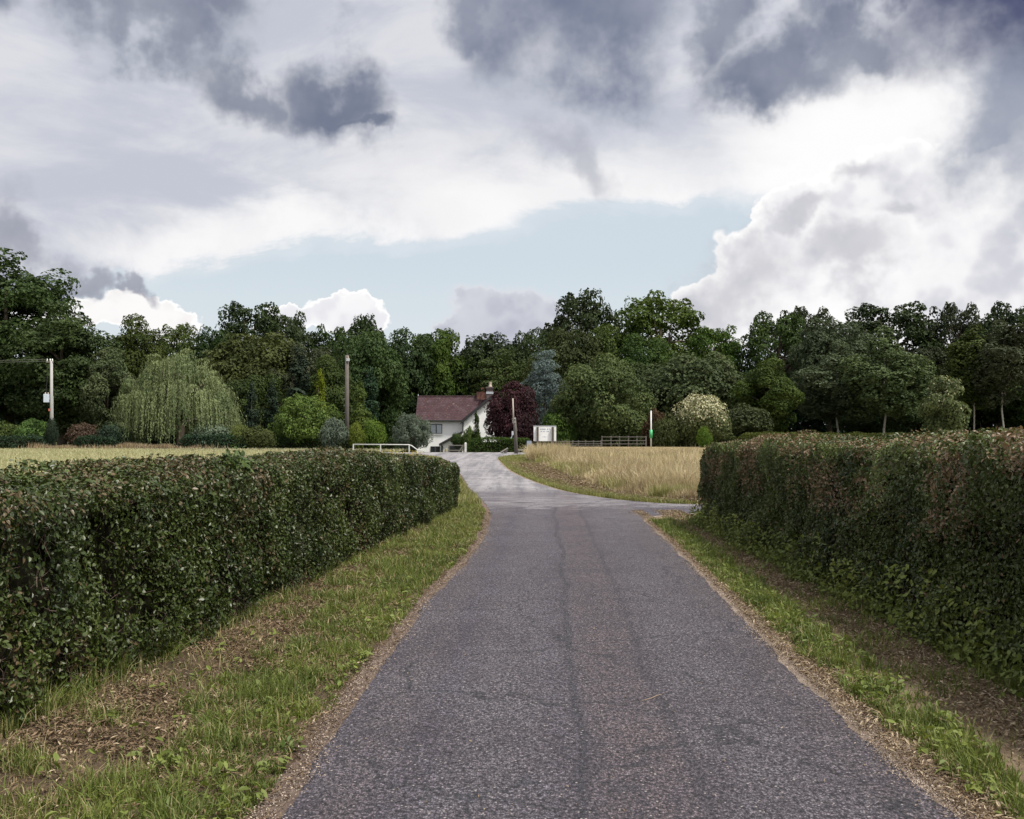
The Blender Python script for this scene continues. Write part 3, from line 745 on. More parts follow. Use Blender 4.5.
    y = 26 + 30 * rng.random(n) ** 1.5; x0 = interp_edge([p for p in er if p[0] < 9], y); x1 = np.interp(y, [25.6, 26.8, 28.3, 30, 37, 48, 60], [6, 3.5, 3.0, 2.7, 2.2, 1.65, 1.1])
    x = x0 + .3 + (x1 - x0) * rng.random(n)
    c = np.stack([x, y, rng.uniform(.01, .08, n)], 1); nr = np.stack([rng.normal(0, .5, n), rng.normal(0, .5, n), np.ones(n)], 1)
    tag(link('hay_litter', leaf_mesh('hay_litter', c, nr, rng.uniform(.04, .14, n), rng, M_litter, rng.random(n), (rng.random(n) < .5) * rng.random(n), aspect=.2)), 'brown cut hay lying in clumps beside the bend', 'hay', kind='stuff')
    # left field
    n = 60000
    y = 28 + 61 * rng.random(n) ** .6; x = PX(-160 + 620 * rng.random(n), y)
    k = x < np.interp(y, [26, 42, 60, 70, 74, 80], [-3.4, -4.6, -6, -8.6, -13.4, -14]); x, y = x[k], y[k]; n = len(x)
    g = n2(x, y, .2, 151)
    tag(blades('pale_grass', x, y, rng.uniform(.08, .26, n), rng.uniform(.025, .04, n), rng, M_pale, np.clip(.45 + .6 * rng.random(n), 0, 1), np.clip(rng.random(n) * .8 + .35 * (g - .3), 0, 1), lean=.5), 'pale short grass covering the left field', 'grass', kind='stuff')
    n = 14000
    y = 73 + 15.8 * rng.random(n); x = PX(-160 + 590 * rng.random(n), y); k = x < np.where(y < 80, -13.6, -8)
    x, y = x[k], y[k]; n = len(x)
    tag(blades('pale_grass', x, y, rng.uniform(.1, .22, n), rng.uniform(.03, .05, n), rng, M_pale, np.clip(.4 + .6 * rng.random(n), 0, 1), rng.random(n) * .9, lean=.4), 'ragged pale grass in front of the far hedgerow', 'grass', kind='stuff')
    # yellow flowers by the white railing
    n = 260
    y = 58 + 13 * rng.random(n); x = PX(362 + 60 * rng.random(n) ** .8, y)
    c = np.stack([x, y, rng.uniform(.15, .4, n)], 1)
    mf = plain('yellow_petals', (.40, .32, .05), .6, .2)
    tag(link('yellow_flowers', leaf_mesh('yellow_flowers', c, rng.normal(0, .4, (n, 3)) + [0, 0, 1], rng.uniform(.05, .13, n), rng, mf)), 'yellow flowers in the grass in front of the white railing', 'flowers', kind='stuff')
grass()

# ================================================================== hedges
M_hedge = leafmat('hedge_leaf', (.012, .023, .005), (.078, .106, .021), dry=(.12, .082, .045), rough=.42, trans=.18, nscale=.9, spec=.36, objvar=0)
M_hedgeR = leafmat('hedge_leaf_lightened', (.018, .032, .008), (.105, .135, .032), dry=(.20, .128, .08), rough=.45, trans=.2, nscale=.9, spec=.35, objvar=0)  # right hedge leaf, colour lightened to offset the shade on it
M_oak = leafmat('oak_leaf', (.03, .055, .016), (.10, .14, .036), rough=.55, trans=.25, spec=.25, objvar=0)
M_twig = plain('hedge_twig', (.085, .058, .045), .85, .45, 3, .3)
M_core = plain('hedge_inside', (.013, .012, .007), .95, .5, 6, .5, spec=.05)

def hedge(name, label, xf, side, y0, y1, hf, T, seed, nf, nt, drycol, endcap=True, leaf=.035, footgreen=False):
    """xf(y): foot line facing the lane; side: direction of thickness (-1 left, +1 right); hf(y): height"""
    rng = np.random.default_rng(seed)
    root = thing(name, label, 'hedge', (0, 0, 0))
    def place(y, a, depth):
        """a: 0..1 face, 1..2 top, 2..3 back"""
        h = hf(y); f = np.clip(a, 0, 1); tp = np.clip(a - 1, 0, 1); bk = np.clip(a - 2, 0, 1)
        r = .16
        ins = np.zeros_like(y); z = np.where(a < 1, f * h, np.where(a < 2, h, h * (1 - bk)))
        ins = np.where(a < 1, 0, np.where(a < 2, tp * T, T))
        n = np.stack([np.where(a < 1, -side, np.where(a < 2, 0, side)) * 1.0, np.zeros_like(y), np.where((a >= 1) & (a < 2), 1., 0.)], 1)
        # rounded shoulders
        k = sstep(1 - r / 1.2, 1, a) * (a < 1) ; n[:, 2] += k * .8
        k2 = sstep(1 + .25, 1, a) * ((a >= 1) & (a < 2)); n[:, 0] += -side * k2 * .8
        z = z - .07 * (k + k2) * .9; ins = ins + .07 * (k + k2) * .9
        lean = .06 * (z / np.maximum(h, .1))           # leans in a little towards the top
        foot = .05 * sstep(.35, 0, z)                   # tucks in at the foot
        n /= np.linalg.norm(n, axis=1, keepdims=True)
        p = np.stack([xf(y) + side * (ins + lean + foot), y, z], 1)
        bul = (fbm(p * [1.1, .9, 1.3], seed, 3) - .5) * np.where(a < 1, .50, .30) + (fbm(p * 4.5, seed + 5, 2) - .5) * .12
        if endcap:
            e = sstep(y1 - .55, y1, y); p[:, 0] += side * np.where(a < 1, 1, np.where(a > 2, -1, 0)) * e ** 2 * .18; p[:, 2] -= e ** 2 * .22 * (p[:, 2] / h)
            n[:, 1] += e * .8
        p = p + n * (bul - depth)[:, None]
        p[:, 2] = np.maximum(p[:, 2], .015)
        return p, n
    # leaves
    nn = nf + nt + nf // 6
    a = np.concatenate([rng.random(nf), 1 + rng.random(nt), 2 + rng.random(nf // 6)])
    y = np.concatenate([y0 + (y1 - y0) * rng.random(nf) ** 1.25, y0 + (y1 - y0) * rng.random(nt) ** 1.1, y0 + (y1 - y0) * rng.random(nf // 6)])
    depth = np.clip(rng.exponential(.07, nn), 0, .36) - .02
    p, n = place(y, a, depth)
    if endcap:      # end face
        ne = 7000
        pe = np.stack([xf(np.full(ne, y1)) + side * (.12 + (T - .24) * rng.random(ne)), y1 - .12 - np.clip(rng.exponential(.06, ne), 0, .3) + .0 * rng.random(ne), (hf(np.full(ne, y1)) - .15) * rng.random(ne)], 1)
        pe[:, 1] += (fbm(pe * 2.2, seed + 8, 3) - .5) * .25
        p = np.concatenate([p, pe]); n = np.concatenate([n, np.tile([[0, 1., .1]], (ne, 1))]); y = np.concatenate([y, pe[:, 1]]); a = np.concatenate([a, np.full(ne, .5)])
    q1 = fbm(p * [.8, .8, 1.1], seed + 11, 3); q2 = fbm(p * 3.1, seed + 13, 3)
    hol = fbm(p * [2.4, 2.4, 2.0], seed + 17, 3)
    z = p[:, 2] / hf(y)
    keep = (rng.random(len(p)) < .22 + .88 * sstep(.34, .52, hol + .15 * (z - .4))) & (rng.random(len(p)) < .45 + .55 * sstep(0, .3, z))
    dp = drycol(p, y, z, q1, q2, a)
    keep &= rng.random(len(p)) > .45 * dp * (a < 1)
    p, n, y, a, q1, q2, z, dp = (v[keep] for v in (p, n, y, a, q1, q2, z, dp)); nn = len(p)
    dry = (rng.random(nn) < dp) * rng.uniform(.5, 1, nn)
    nr = n * .75 + rng.normal(0, .5, (nn, 3)); nr[:, 2] += .18
    size = leaf * rng.uniform(.55, 1.35, nn) * (1 + .015 * (y - 6)) * (1 + .25 * (q1 - .5))
    rnd = np.clip(rng.random(nn) ** 1.6 * .75 + .55 * (q2 - .45) + .14 * (a > .93) + (.35 * sstep(.3, .1, z) * (q1 > .47) if footgreen else 0), 0, 1)
    near = y < 12
    vs, fs, at, dr, off0 = [], [], [], [], 0
    for m, fn in ((near, leaves6), (~near, diamonds)):
        if m.sum() == 0: continue
        v, f, per = fn(p[m], nr[m], size[m], rng, down=.6)
        vs.append(v); fs.append(f + off0); off0 += len(v); at.append(np.repeat(rnd[m], per)); dr.append(np.repeat(dry[m], per))
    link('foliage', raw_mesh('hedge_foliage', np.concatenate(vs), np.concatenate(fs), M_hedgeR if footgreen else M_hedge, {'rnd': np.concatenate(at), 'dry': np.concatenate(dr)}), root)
    # solid near-black core inside, seen through gaps in the leaves
    ny, na = int((y1 - y0) / .16), 40
    yy = np.linspace(y0, y1 - .1, ny); aa = np.linspace(0, 3, na)
    Y, A = np.meshgrid(yy, aa); P, _ = place(Y.ravel(), A.ravel(), .27 + .12 * (fbm(np.stack([Y.ravel() * 5, A.ravel() * 6, 0 * A.ravel()], 1), seed + 31, 3) - .5))
    P[:, 2] = np.where(P[:, 2] < .04, -.05, P[:, 2])
    i = (np.arange(na - 1)[:, None] * ny + np.arange(ny - 1)[None]).ravel()
    f = np.stack([i, i + 1, i + ny + 1, i + ny], 1)
    link('inner_core', raw_mesh('hedge_inner', P, f, M_core), root)
    # twigs as thin 3 sided sticks
    nt_ = 9000
    y = y0 + (y1 - y0) * rng.random(nt_) ** 1.4; a = np.where(rng.random(nt_) < .8, rng.random(nt_) , 1 + rng.random(nt_))
    p, n = place(y, a, rng.uniform(.0, .16, nt_))
    q1 = fbm(p * [.8, .8, 1.1], seed + 11, 3); q2 = fbm(p * 3.1, seed + 13, 3); z = p[:, 2] / hf(y)
    k = rng.random(nt_) < .35 + drycol(p, y, z, q1, q2, a) * .9 + .3 * sstep(.4, 0, z); p, n = p[k], n[k]; m_ = len(p)
    d = n * rng.uniform(-.2, .6, (m_, 1)) + rng.normal(0, .5, (m_, 3)) + [0, 0, .5]; d /= np.linalg.norm(d, axis=1, keepdims=True)
    L = rng.uniform(.06, .22, m_)[:, None]; r = rng.uniform(.0012, .0032, m_)[:, None]
    s1 = np.cross(d, rng.normal(size=(m_, 3))); s1 /= np.linalg.norm(s1, axis=1, keepdims=True); s2 = np.cross(d, s1)
    bend = s1 * L * rng.uniform(-.2, .2, (m_, 1))
    ring = lambda c, rr: [c + s1 * rr, c - s1 * rr * .5 + s2 * rr * .87, c - s1 * rr * .5 - s2 * rr * .87]
    v = np.stack(ring(p - d * L * .5, r) + ring(p + bend, r * .8) + ring(p + d * L * .5, r * .35), 1).reshape(-1, 3)
    i = np.arange(m_)[:, None] * 9; F_ = []
    for b in (0, 3):
        for j in range(3): F_.append(i + [[b + j, b + (j + 1) % 3, b + 3 + (j + 1) % 3, b + 3 + j]])
    link('twigs', raw_mesh('hedge_twigs', v, np.concatenate(F_, 1).reshape(-1, 4), M_twig), root)
    return root, place

def hL(y): return np.interp(y, [2, 8.5, 10.5, 12, 14.4, 18.4, 21, 23.9], [1.34, 1.34, 1.38, 1.33, 1.38, 1.29, 1.17, .95])
def hR(y): return np.interp(y, [2, 7.4, 12, 16, 20.5], [1.68, 1.64, 1.60, 1.54, 1.48])
def dryL(p, y, z, q1, q2, a):
    return np.clip(.03 + .35 * sstep(.56, .66, q1) * sstep(.45, .58, q2) + .30 * (a > 1) * (a < 2) * sstep(.44, .58, q2) + .25 * sstep(.8, .95, z) * sstep(.4, .6, q2), 0, .9)
def dryR(p, y, z, q1, q2, a):
    return np.clip(0.03 + .68 * sstep(.46, .58, q1 + .10 * (z - .6)) * sstep(.42, .66, z) * sstep(.36, .5, q2) + .45 * (a > 1) * (a < 2) * sstep(.42, .55, q2), 0, .92)
rootL, placeL = hedge('clipped_hedge', 'long clipped dark green hedge on the left verge, lower towards its far end', hedgeL_x, -1, 2.2, 24.4, hL, 1.15, 3, 165000, 56000, dryL)
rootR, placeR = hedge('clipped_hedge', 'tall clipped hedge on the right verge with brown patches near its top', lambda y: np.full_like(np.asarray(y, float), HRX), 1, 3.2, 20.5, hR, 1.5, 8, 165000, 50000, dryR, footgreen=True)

def sprigs():
    """longer shoots standing out of the hedge tops, some with big lobed leaves"""
    rng = np.random.default_rng(5)
    for root, pl, hf, spots in ((rootL, placeL, hL, [(10.6, 1.15), (10.9, 1.2), (10.7, .97), (10.4, 1.05)] + [(7.9, 1.3), (8.3, 1.6), (12.2, 1.1)]),
                                (rootR, placeR, hR, [(12.5, 1.1), (15, 1.4)])):
        for j, (y, a) in enumerate(spots):
            C, N, S = [], [], []; mb = MB()
            big = j < 4 and root is rootL
            b, _ = pl(np.array([y]), np.array([a]), np.array([.05])); b = b[0]
            for k in range(6 if big else 1):
                L = rng.uniform(.08, .16) if big else rng.uniform(.12, .2)
                d = np.array([rng.normal(.25 if big else 0, .35), rng.normal(-.1, .35), 1]); d /= np.linalg.norm(d)
                s = b + rng.normal(0, .025 if big else .02, 3) * [1, 1, .3]; e = s + d * L
                mb.tube([s, (s + e) / 2 + rng.normal(0, .01, 3), e], [.004, .003, .0015], 5)
                for q in range(9 if big else 6):
                    c = s + (e - s) * rng.uniform(.15, 1.05) + rng.normal(0, .035 if big else .012, 3)
                    C.append(c); N.append(rng.normal(0, .6, 3) + [0.2, -.5, .7]); S.append(rng.uniform(.05, .085) if big else rng.uniform(.04, .06))
            sh = mb.build('shoot', M_twig, root)
            link('foliage', leaf_mesh('shoot_leaves', np.array(C), np.array(N), np.array(S), rng, M_oak if root is rootL else M_hedge, fn=leaves6, aspect=.55), sh)
sprigs()

# ================================================================== trees
M_bark = plain('bark', (.085, .068, .052), .9, .4, 3, .5, spec=.1)
M_birch = plain('birch_bark', (.34, .32, .28), .8, .2, 5, .3, spec=.1, dirt=(.06, .05, .045))
LM = {
 'dark':  leafmat('leaf_dark', (.010, .020, .006), (.046, .070, .018), trans=.16, nscale=.25),
 'mid':   leafmat('leaf_mid', (.017, .035, .009), (.076, .108, .026), nscale=.25),
 'fresh': leafmat('leaf_fresh', (.026, .050, .012), (.118, .155, .038), nscale=.25, objvar=.05),
 'light': leafmat('leaf_light', (.040, .068, .018), (.128, .162, .050), nscale=.25),
 'olive': leafmat('leaf_olive', (.027, .043, .012), (.098, .122, .036), nscale=.25),
 'grey':  leafmat('leaf_grey', (.028, .044, .019), (.098, .124, .058), nscale=.25),
 'cedar': leafmat('needle_blue', (.080, .102, .104), (.21, .255, .26), nscale=.4, objvar=.1),
 'copper': leafmat('leaf_copper', (.014, .008, .010), (.066, .024, .032), nscale=.4, objvar=.1),
 'bright': leafmat('leaf_bright', (.040, .082, .014), (.125, .20, .034), nscale=.6, objvar=.1),
 'willow': leafmat('leaf_willow', (.048, .082, .026), (.205, .25, .10), nscale=.4, objvar=.1),
 'silver': leafmat('leaf_silver', (.055, .078, .055), (.165, .20, .145), nscale=.8, objvar=.1),
 'cream': leafmat('leaf_cream', (.04, .062, .022), (.13, .16, .06), dry=(.58, .55, .38), nscale=.8, objvar=.1),
 'rust':  leafmat('leaf_rust', (.045, .026, .018), (.12, .075, .05), nscale=.8, objvar=.1),
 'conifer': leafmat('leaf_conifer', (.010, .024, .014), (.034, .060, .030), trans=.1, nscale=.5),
 'gold': leafmat('leaf_gold', (.06, .09, .015), (.19, .22, .04), nscale=.6, objvar=.1),
}
VAR = {}
def variant(key, W_, H_, seed, z0, nl, nleaf, leaf, tr=.22, nlimb=9, bark=None, **k):
    rng = np.random.default_rng(seed)
    fr = k.pop('flower', 0); asp = k.pop('aspect', .62); lean = k.pop('lean', .02)
    c, n, s, rnd, lob = crown(rng, W_, H_, z0, nl, nleaf, leaf, **k)
    dry = np.zeros(len(c))
    if fr:
        up = sstep(.35, .8, (c[:, 2] - z0) / (H_ - z0)); dry = (rng.random(len(c)) < fr * up) * rng.uniform(.5, 1, len(c))
    m = leaf_mesh('crown_' + key, c, n, s, rng, LM['mid'], rnd, dry, aspect=asp)
    t = trunk_mb(rng, H_, tr, lob, nlimb, lean).mesh('trunk_' + key, bark or M_bark, True)
    H_ = float(np.percentile(c[:, 2], 99.7)); r_ = np.hypot(c[:, 0], c[:, 1]); W_ = 2 * float(np.percentile(r_, 97))
    VAR[key] = (m, t, W_, H_)

# wood trees, real size
variant('broad_a', 12, 14, 21, 1.0, 70, 30000, .34, .28, lobe=.26)
variant('broad_b', 12, 14, 22, 1.6, 80, 32000, .30, .28, lobe=.22)
variant('broad_c', 11, 14, 23, 1.2, 74, 30000, .30, .26, lobe=.24, shape='tall')
variant('broad_d', 13, 13, 24, .8, 96, 34000, .29, .28, lobe=.20)
variant('oak_a', 12, 15, 31, 3.5, 90, 15000, .34, .34, 26, lobe=.17, flat=.7)
variant('oak_b', 13, 15, 32, 3.5, 100, 16000, .34, .34, 30, lobe=.16, flat=.65)
variant('layered', 12, 16, 41, 1.0, 110, 40000, .32, .4, 10, lobe=.28, flat=.5)
variant('birch_a', 7.5, 13, 51, 1.4, 80, 20000, .24, .085, 16, M_birch, lobe=.19, flat=1.5, shape='tall', lean=.015)
variant('birch_b', 6, 14, 52, 3.4, 70, 15000, .24, .075, 14, M_birch, lobe=.20, flat=1.6, shape='tall', lean=.02)
variant('feather', 12, 9.5, 55, .6, 60, 28000, .30, .2, 9, lobe=.24, flat=1.1, shape='dome')
variant('cone_a', 3.2, 6.5, 61, .15, 50, 11000, .19, .1, 0, lobe=.34, flat=1.1, shape='cone')
variant('cone_b', 3.0, 9.0, 62, .1, 60, 14000, .19, .12, 0, lobe=.34, flat=1.5, shape='cone')
variant('bluecedar', 4.8, 10, 63, .8, 60, 12000, .24, .16, 4, lobe=.30, flat=.5, shape='tall', aspect=.3)
variant('bigbush', 10, 8.6, 71, .1, 130, 36000, .23, .22, 8, lobe=.20)
variant('roundbush', 5.2, 3.9, 72, .0, 150, 18000, .14, .1, 4, lobe=.16, flat=.9, shape='dome')
variant('copper', 6.0, 6.2, 73, .1, 60, 20000, .20, .16, 5, lobe=.3)
variant('bush_a', 3.0, 2.2, 74, .0, 40, 6500, .13, .06, 4, lobe=.34, shape='dome')
variant('bush_b', 3.4, 2.2, 75, .0, 30, 6500, .14, .06, 4, lobe=.38, shape='dome')
variant('flowerbush', 5.0, 3.6, 76, .0, 60, 12000, .15, .09, 4, lobe=.30, shape='dome', flower=.75)
variant('paletop', 4.2, 4.6, 77, .1, 44, 9000, .18, .09, 4, lobe=.3, shape='tall', flower=.12)

def willow():
    rng = np.random.default_rng(81)
    W_, H_ = 10.4, 8.2
    C, N, S, Rn = [], [], [], []
    heads = []
    for k in range(84):                                     # arching heads the strands hang from
        a = rng.uniform(0, 6.283); r = rng.random() ** .55
        x, y = math.cos(a) * r * W_ * .47, math.sin(a) * r * W_ * .47
        z = H_ * (.98 - .42 * r ** 1.8) * (rng.uniform(.86, 1.03) if k % 3 == 0 else rng.uniform(.42, 1.0))
        z += .7 * math.sin(a * 3 + 1) * r
        heads.append((x, y, z, rng.uniform(.6, 1.25), rng.random()))
    for (hx, hy, hz, hr, tone) in heads:
        m = rng.integers(22, 36)
        for j in range(m):
            a = rng.uniform(0, 6.283); rr = hr * rng.random() ** .5
            x0, y0 = hx + math.cos(a) * rr, hy + math.sin(a) * rr
            z0 = hz - .45 * (rr / hr) ** 2 * hr + rng.normal(0, .08)
            R0 = math.hypot(x0, y0); L = max(.4, min(z0 - .12, rng.uniform(.35, 1.0) * (1.1 + 2.4 * (R0 / (W_ / 2)) ** 1.2)))
            nn = max(5, int(L / .085)); tt = (np.arange(nn) + rng.random(nn)) / nn
            dx, dy = (x0 / max(R0, .1), y0 / max(R0, .1))
            outw = .35 * np.sqrt(tt) + .03 * np.sin(tt * 5 + j)
            c = np.stack([x0 + dx * outw, y0 + dy * outw, z0 - L * tt], 1) + rng.normal(0, .035, (nn, 3))
            C.append(c); N.append(np.stack([np.full(nn, dx), np.full(nn, dy), np.full(nn, .3)], 1) + rng.normal(0, .5, (nn, 3)))
            S.append(rng.uniform(.14, .27, nn)); Rn.append(np.clip(.3 * tone + .55 * (1 - tt) ** 2 + .3 * rng.random(nn), 0, 1))  # strand tops toned lighter, top light put into the leaf colour
    for (hx, hy, hz, hr, tone) in heads:
        nn = 90; d = sphere_dirs(nn, rng, .6); c = np.array([hx, hy, hz]) + d * hr * np.array([.75, .75, .38]) * rng.uniform(.7, 1.05, (nn, 1)); c[:, 2] -= .15
        C.append(c); N.append(d + rng.normal(0, .5, (nn, 3))); S.append(rng.uniform(.14, .26, nn)); Rn.append(np.clip(.45 + .3 * tone + .3 * rng.random(nn), 0, 1))
    C, N, S, Rn = map(np.concatenate, (C, N, S, Rn))
    k = C[:, 2] > .1; C, N, S, Rn = C[k], N[k], S[k], Rn[k]
    m = leaf_mesh('crown_willow', C, N, S, rng, LM['willow'], Rn, aspect=.34, fold=.05, down=3.0)
    t = trunk_mb(rng, 7.6, .42, np.array([h[:3] for h in heads]) * [.8, .8, .92], 22, .01).mesh('trunk_willow', M_bark, True)
    VAR['willow'] = (m, t, W_ * 1.06, H_)
willow()

def tree(name, key, mat, px, top, wpx, d, label, cat='tree', group=None, base=None, rot=None, parts=('crown', 'trunk'), bark=None, sink=0):
    m, t, W_, H_ = VAR[key]
    x = PX(px, d); g = float(H(x, d)) if base is None else base
    h = PZ(top, d) - g; w = wpx / F * d
    rr = random.Random(int(px * 7 + top * 13 + d))
    o = thing(name, label, cat, (x, d, g - sink), rr.uniform(0, 6.28) if rot is None else rot, group)
    o.scale = (w / W_, w / W_, h / H_ * 1.02)
    c = link(parts[0], m, o); c.material_slots[0].link = 'OBJECT'; c.material_slots[0].material = LM[mat]
    b = link(parts[1], t, o)
    if bark: b.material_slots[0].link = 'OBJECT'; b.material_slots[0].material = bark
    return o

WOOD = 'trees of the wood behind the fields'
W = [  # key, leaves, px, top, width px, dist, label
 ('layered', 'dark', 8, 262, 150, 112, 'tallest dark tree with flat layered boughs at the left edge of the wood'),
 ('layered', 'dark', -120, 270, 170, 114, 'dark layered tree beyond the tall tree at the left edge'),
 ('layered', 'dark', 62, 312, 110, 106, 'dark spreading tree directly behind the pale pole with the transformer box'),
 ('broad_c', 'grey', 108, 352, 62, 104, 'grey green tree squeezed between the dark layered tree and the willow'),
 ('broad_c', 'olive', 138, 320, 64, 130, 'olive topped tree rising left behind the willow'),
 ('oak_b', 'mid', 178, 328, 62, 136, 'open crowned tree above the willow top'),
 ('broad_b', 'dark', 212, 333, 60, 132, 'dark small topped tree right above the willow'),
 ('oak_a', 'dark', 252, 307, 84, 142, 'dark tall oak standing out above the pale green trees'),
 ('oak_b', 'dark', 292, 318, 66, 146, 'dark ragged oak just right of the tall dark oak'),
 ('broad_a', 'olive', 252, 338, 104, 122, 'pale olive broad tree under the tall dark oak'),
 ('broad_d', 'grey', 302, 348, 80, 121, 'pale grey green broad tree above the round bright bush'),
 ('oak_b', 'dark', 335, 330, 60, 146, 'low dark crown on the skyline left of the middle pole top'),
 ('oak_a', 'dark', 366, 320, 62, 143, 'dark domed oak on the skyline above the middle pole'),
 ('broad_a', 'mid', 370, 336, 74, 128, 'smooth mid green tree right behind the middle pole top'),
 ('broad_c', 'mid', 330, 360, 60, 118, 'dense green tree left of the middle pole'),
 ('broad_b', 'dark', 408, 334, 72, 139, 'dark broad tree on the skyline left of the house chimney'),
 ('layered', 'conifer', 396, 360, 64, 141, 'dark layered tree just behind the house roof left end'),
 ('broad_d', 'mid', 440, 334, 70, 140, 'mid green tree on the skyline above the house roof'),
 ('layered', 'dark', 452, 352, 90, 143, 'very dark layered tree rising directly over the house'),
 ('broad_a', 'dark', 488, 338, 74, 141, 'dark round tree on the skyline right of the chimney'),
 ('layered', 'mid', 505, 356, 74, 134, 'layered green tree behind the copper tree'),
 ('broad_b', 'mid', 532, 334, 66, 140, 'mid green round tree above the blue cedar'),
 ('oak_a', 'dark', 582, 296, 86, 147, 'tall open oak against the sky above the signboard'),
 ('oak_b', 'mid', 662, 299, 116, 147, 'widest open oak on the skyline with gaps of sky'),
 ('broad_d', 'mid', 568, 334, 84, 130, 'leafy green tree between the blue cedar and the dark bush'),
 ('broad_c', 'mid', 602, 330, 64, 132, 'green pointed tree below the tall open oak'),
 ('broad_b', 'mid', 640, 338, 74, 130, 'green tree below the widest open oak'),
 ('oak_b', 'mid', 716, 330, 66, 142, 'sunlit ragged tree at the right end of the widest oak'),
 ('feather', 'grey', 690, 358, 120, 120, 'feathery blue grey tree behind the white flowered shrub'),
 ('broad_a', 'dark', 636, 366, 60, 122, 'dark gap filling tree just right of the big dark bush'),
 ('oak_a', 'mid', 776, 316, 74, 140, 'tall tree with a knobbly top above the light green bushy tree'),
 ('broad_b', 'grey', 830, 322, 86, 134, 'smooth grey green tree behind the birch with two stems'),
 ('oak_b', 'dark', 806, 312, 74, 148, 'dark open tree on the skyline left of the broad dark oak'),
 ('oak_a', 'dark', 890, 307, 110, 148, 'broad dark oak on the skyline above the birch'),
 ('oak_b', 'dark', 955, 308, 70, 146, 'round dark tree on the skyline near the slim birches'),
 ('broad_c', 'mid', 768, 362, 66, 112, 'light green bushy tree right of the white flowered shrub'),
 ('birch_a', 'grey', 884, 332, 92, 112, 'full birch with pale twin stems in front of the wood'),
 ('birch_a', 'grey', 838, 346, 84, 116, 'dense grey green birch left of the twin stemmed birch'),
 ('broad_d', 'dark', 925, 352, 90, 134, 'dark tree in the shade behind the small pale topped bush'),
 ('birch_b', 'mid', 975, 330, 60, 112, 'slim birch with a long bare pale stem by the right edge'),
 ('birch_b', 'grey', 1002, 325, 62, 110, 'slim birch with a forked pale stem at the right edge'),
 ('birch_b', 'mid', 1036, 312, 64, 112, 'slim birch cut by the right edge of the view'),
 ('oak_a', 'dark', 1016, 306, 84, 140, 'dark tree on the skyline behind the slim birches'),
 ('broad_a', 'dark', 1000, 345, 100, 136, 'dark shaded tree low behind the slim birches'),
 ('oak_b', 'dark', 1090, 304, 100, 140, 'dark oak past the right edge of the wood'),
 ('broad_b', 'mid', 1130, 330, 110, 120, 'green tree past the right edge of the wood'),
 ('broad_a', 'dark', -60, 330, 110, 106, 'dark tree low at the left end of the wood'),
 ('broad_b', 'dark', 96, 380, 76, 110, 'dark low tree left of the willow'),
 ('broad_d', 'dark', 262, 378, 80, 113, 'dark low tree behind the slender conifers'),
 ('broad_d', 'dark', 732, 378, 70, 128, 'dark low tree behind the light green bushy tree'),
 ('broad_d', 'dark', 872, 380, 120, 126, 'dark low tree filling the shade behind the twin stemmed birch'),
]
for key, mat, px, top, w_, d, lab in W:
    tree('birch_tree' if 'birch' in key else 'oak_tree' if 'oak' in key else 'broadleaf_tree', key, mat, px, top, w_, d, lab, group=WOOD)
# hidden back row that closes the wood
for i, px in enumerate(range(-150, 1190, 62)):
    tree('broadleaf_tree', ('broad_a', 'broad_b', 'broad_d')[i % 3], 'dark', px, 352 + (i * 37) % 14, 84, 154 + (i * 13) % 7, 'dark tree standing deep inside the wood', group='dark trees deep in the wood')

tree('weeping_willow', 'willow', 'willow', 180, 349, 130, 95, 'weeping willow with long hanging pale green strands', rot=.6)
tree('domed_shrub', 'roundbush', 'bright', 305, 397, 68, 94, 'big domed bright green shrub left of the middle pole', 'shrub')
tree('conifer_tree', 'cone_a', 'gold', 320, 374, 22, 100, 'yellow green pointed conifer rising behind the domed bright shrub')
tree('conifer_tree', 'cone_a', 'light', 361, 386, 30, 97, 'light green pointed conifer just right of the middle pole')
tree('conifer_tree', 'cone_b', 'conifer', 300, 354, 40, 110, 'tall dark cypress behind the domed bright shrub')
tree('conifer_tree', 'cone_b', 'conifer', 272, 384, 24, 104, 'slender blue dark conifer left of the domed bright shrub')
tree('conifer_tree', 'cone_b', 'conifer', 252, 386, 22, 104, 'slender blue dark conifer next to the willow')
tree('conifer_tree', 'cone_b', 'conifer', 370, 372, 34, 112, 'dark cypress behind the light green pointed conifer')
tree('shrub', 'bush_b', 'olive', 258, 427, 36, 91, 'brownish low shrub at the left foot of the domed bright shrub', 'shrub')
tree('shrub', 'bush_a', 'silver', 334, 419, 28, 90, 'pale flecked shrub at the right foot of the domed bright shrub', 'shrub')
tree('shrub', 'bush_a', 'gold', 356, 423, 18, 91, 'small yellow green shrub right beside the middle pole', 'shrub')
tree('shrub', 'bush_b', 'bright', 373, 419, 26, 92, 'fresh green shrub between the yellow shrub and the silver shrub', 'shrub')
tree('silver_shrub', 'roundbush', 'silver', 412, 415, 40, 90, 'silver grey rounded shrub beside the house front', 'shrub')
tree('copper_tree', 'copper', 'copper', 514, 386, 54, 106, 'dark purple copper leaved tree beside the house')
tree('cedar_tree', 'bluecedar', 'cedar', 546, 354, 48, 118, 'blue grey cedar behind the copper leaved tree')
tree('rounded_tree', 'bigbush', 'fresh', 600, 360, 102, 109, 'big rounded dark green tree right of the signboard')
tree('shrub', 'bush_b', 'mid', 556, 412, 40, 107, 'green shrub behind the signboard', 'shrub')
tree('shrub', 'bush_a', 'rust', 656, 411, 26, 106, 'reddish brown shrub behind the green sleeved post', 'shrub')
tree('shrub', 'bush_b', 'olive', 668, 416, 34, 104, 'olive shrub between the green sleeved post and the white flowered shrub', 'shrub')
tree('flowering_shrub', 'flowerbush', 'cream', 702, 396, 58, 104, 'white flowered rounded shrub in front of the wood', 'shrub')
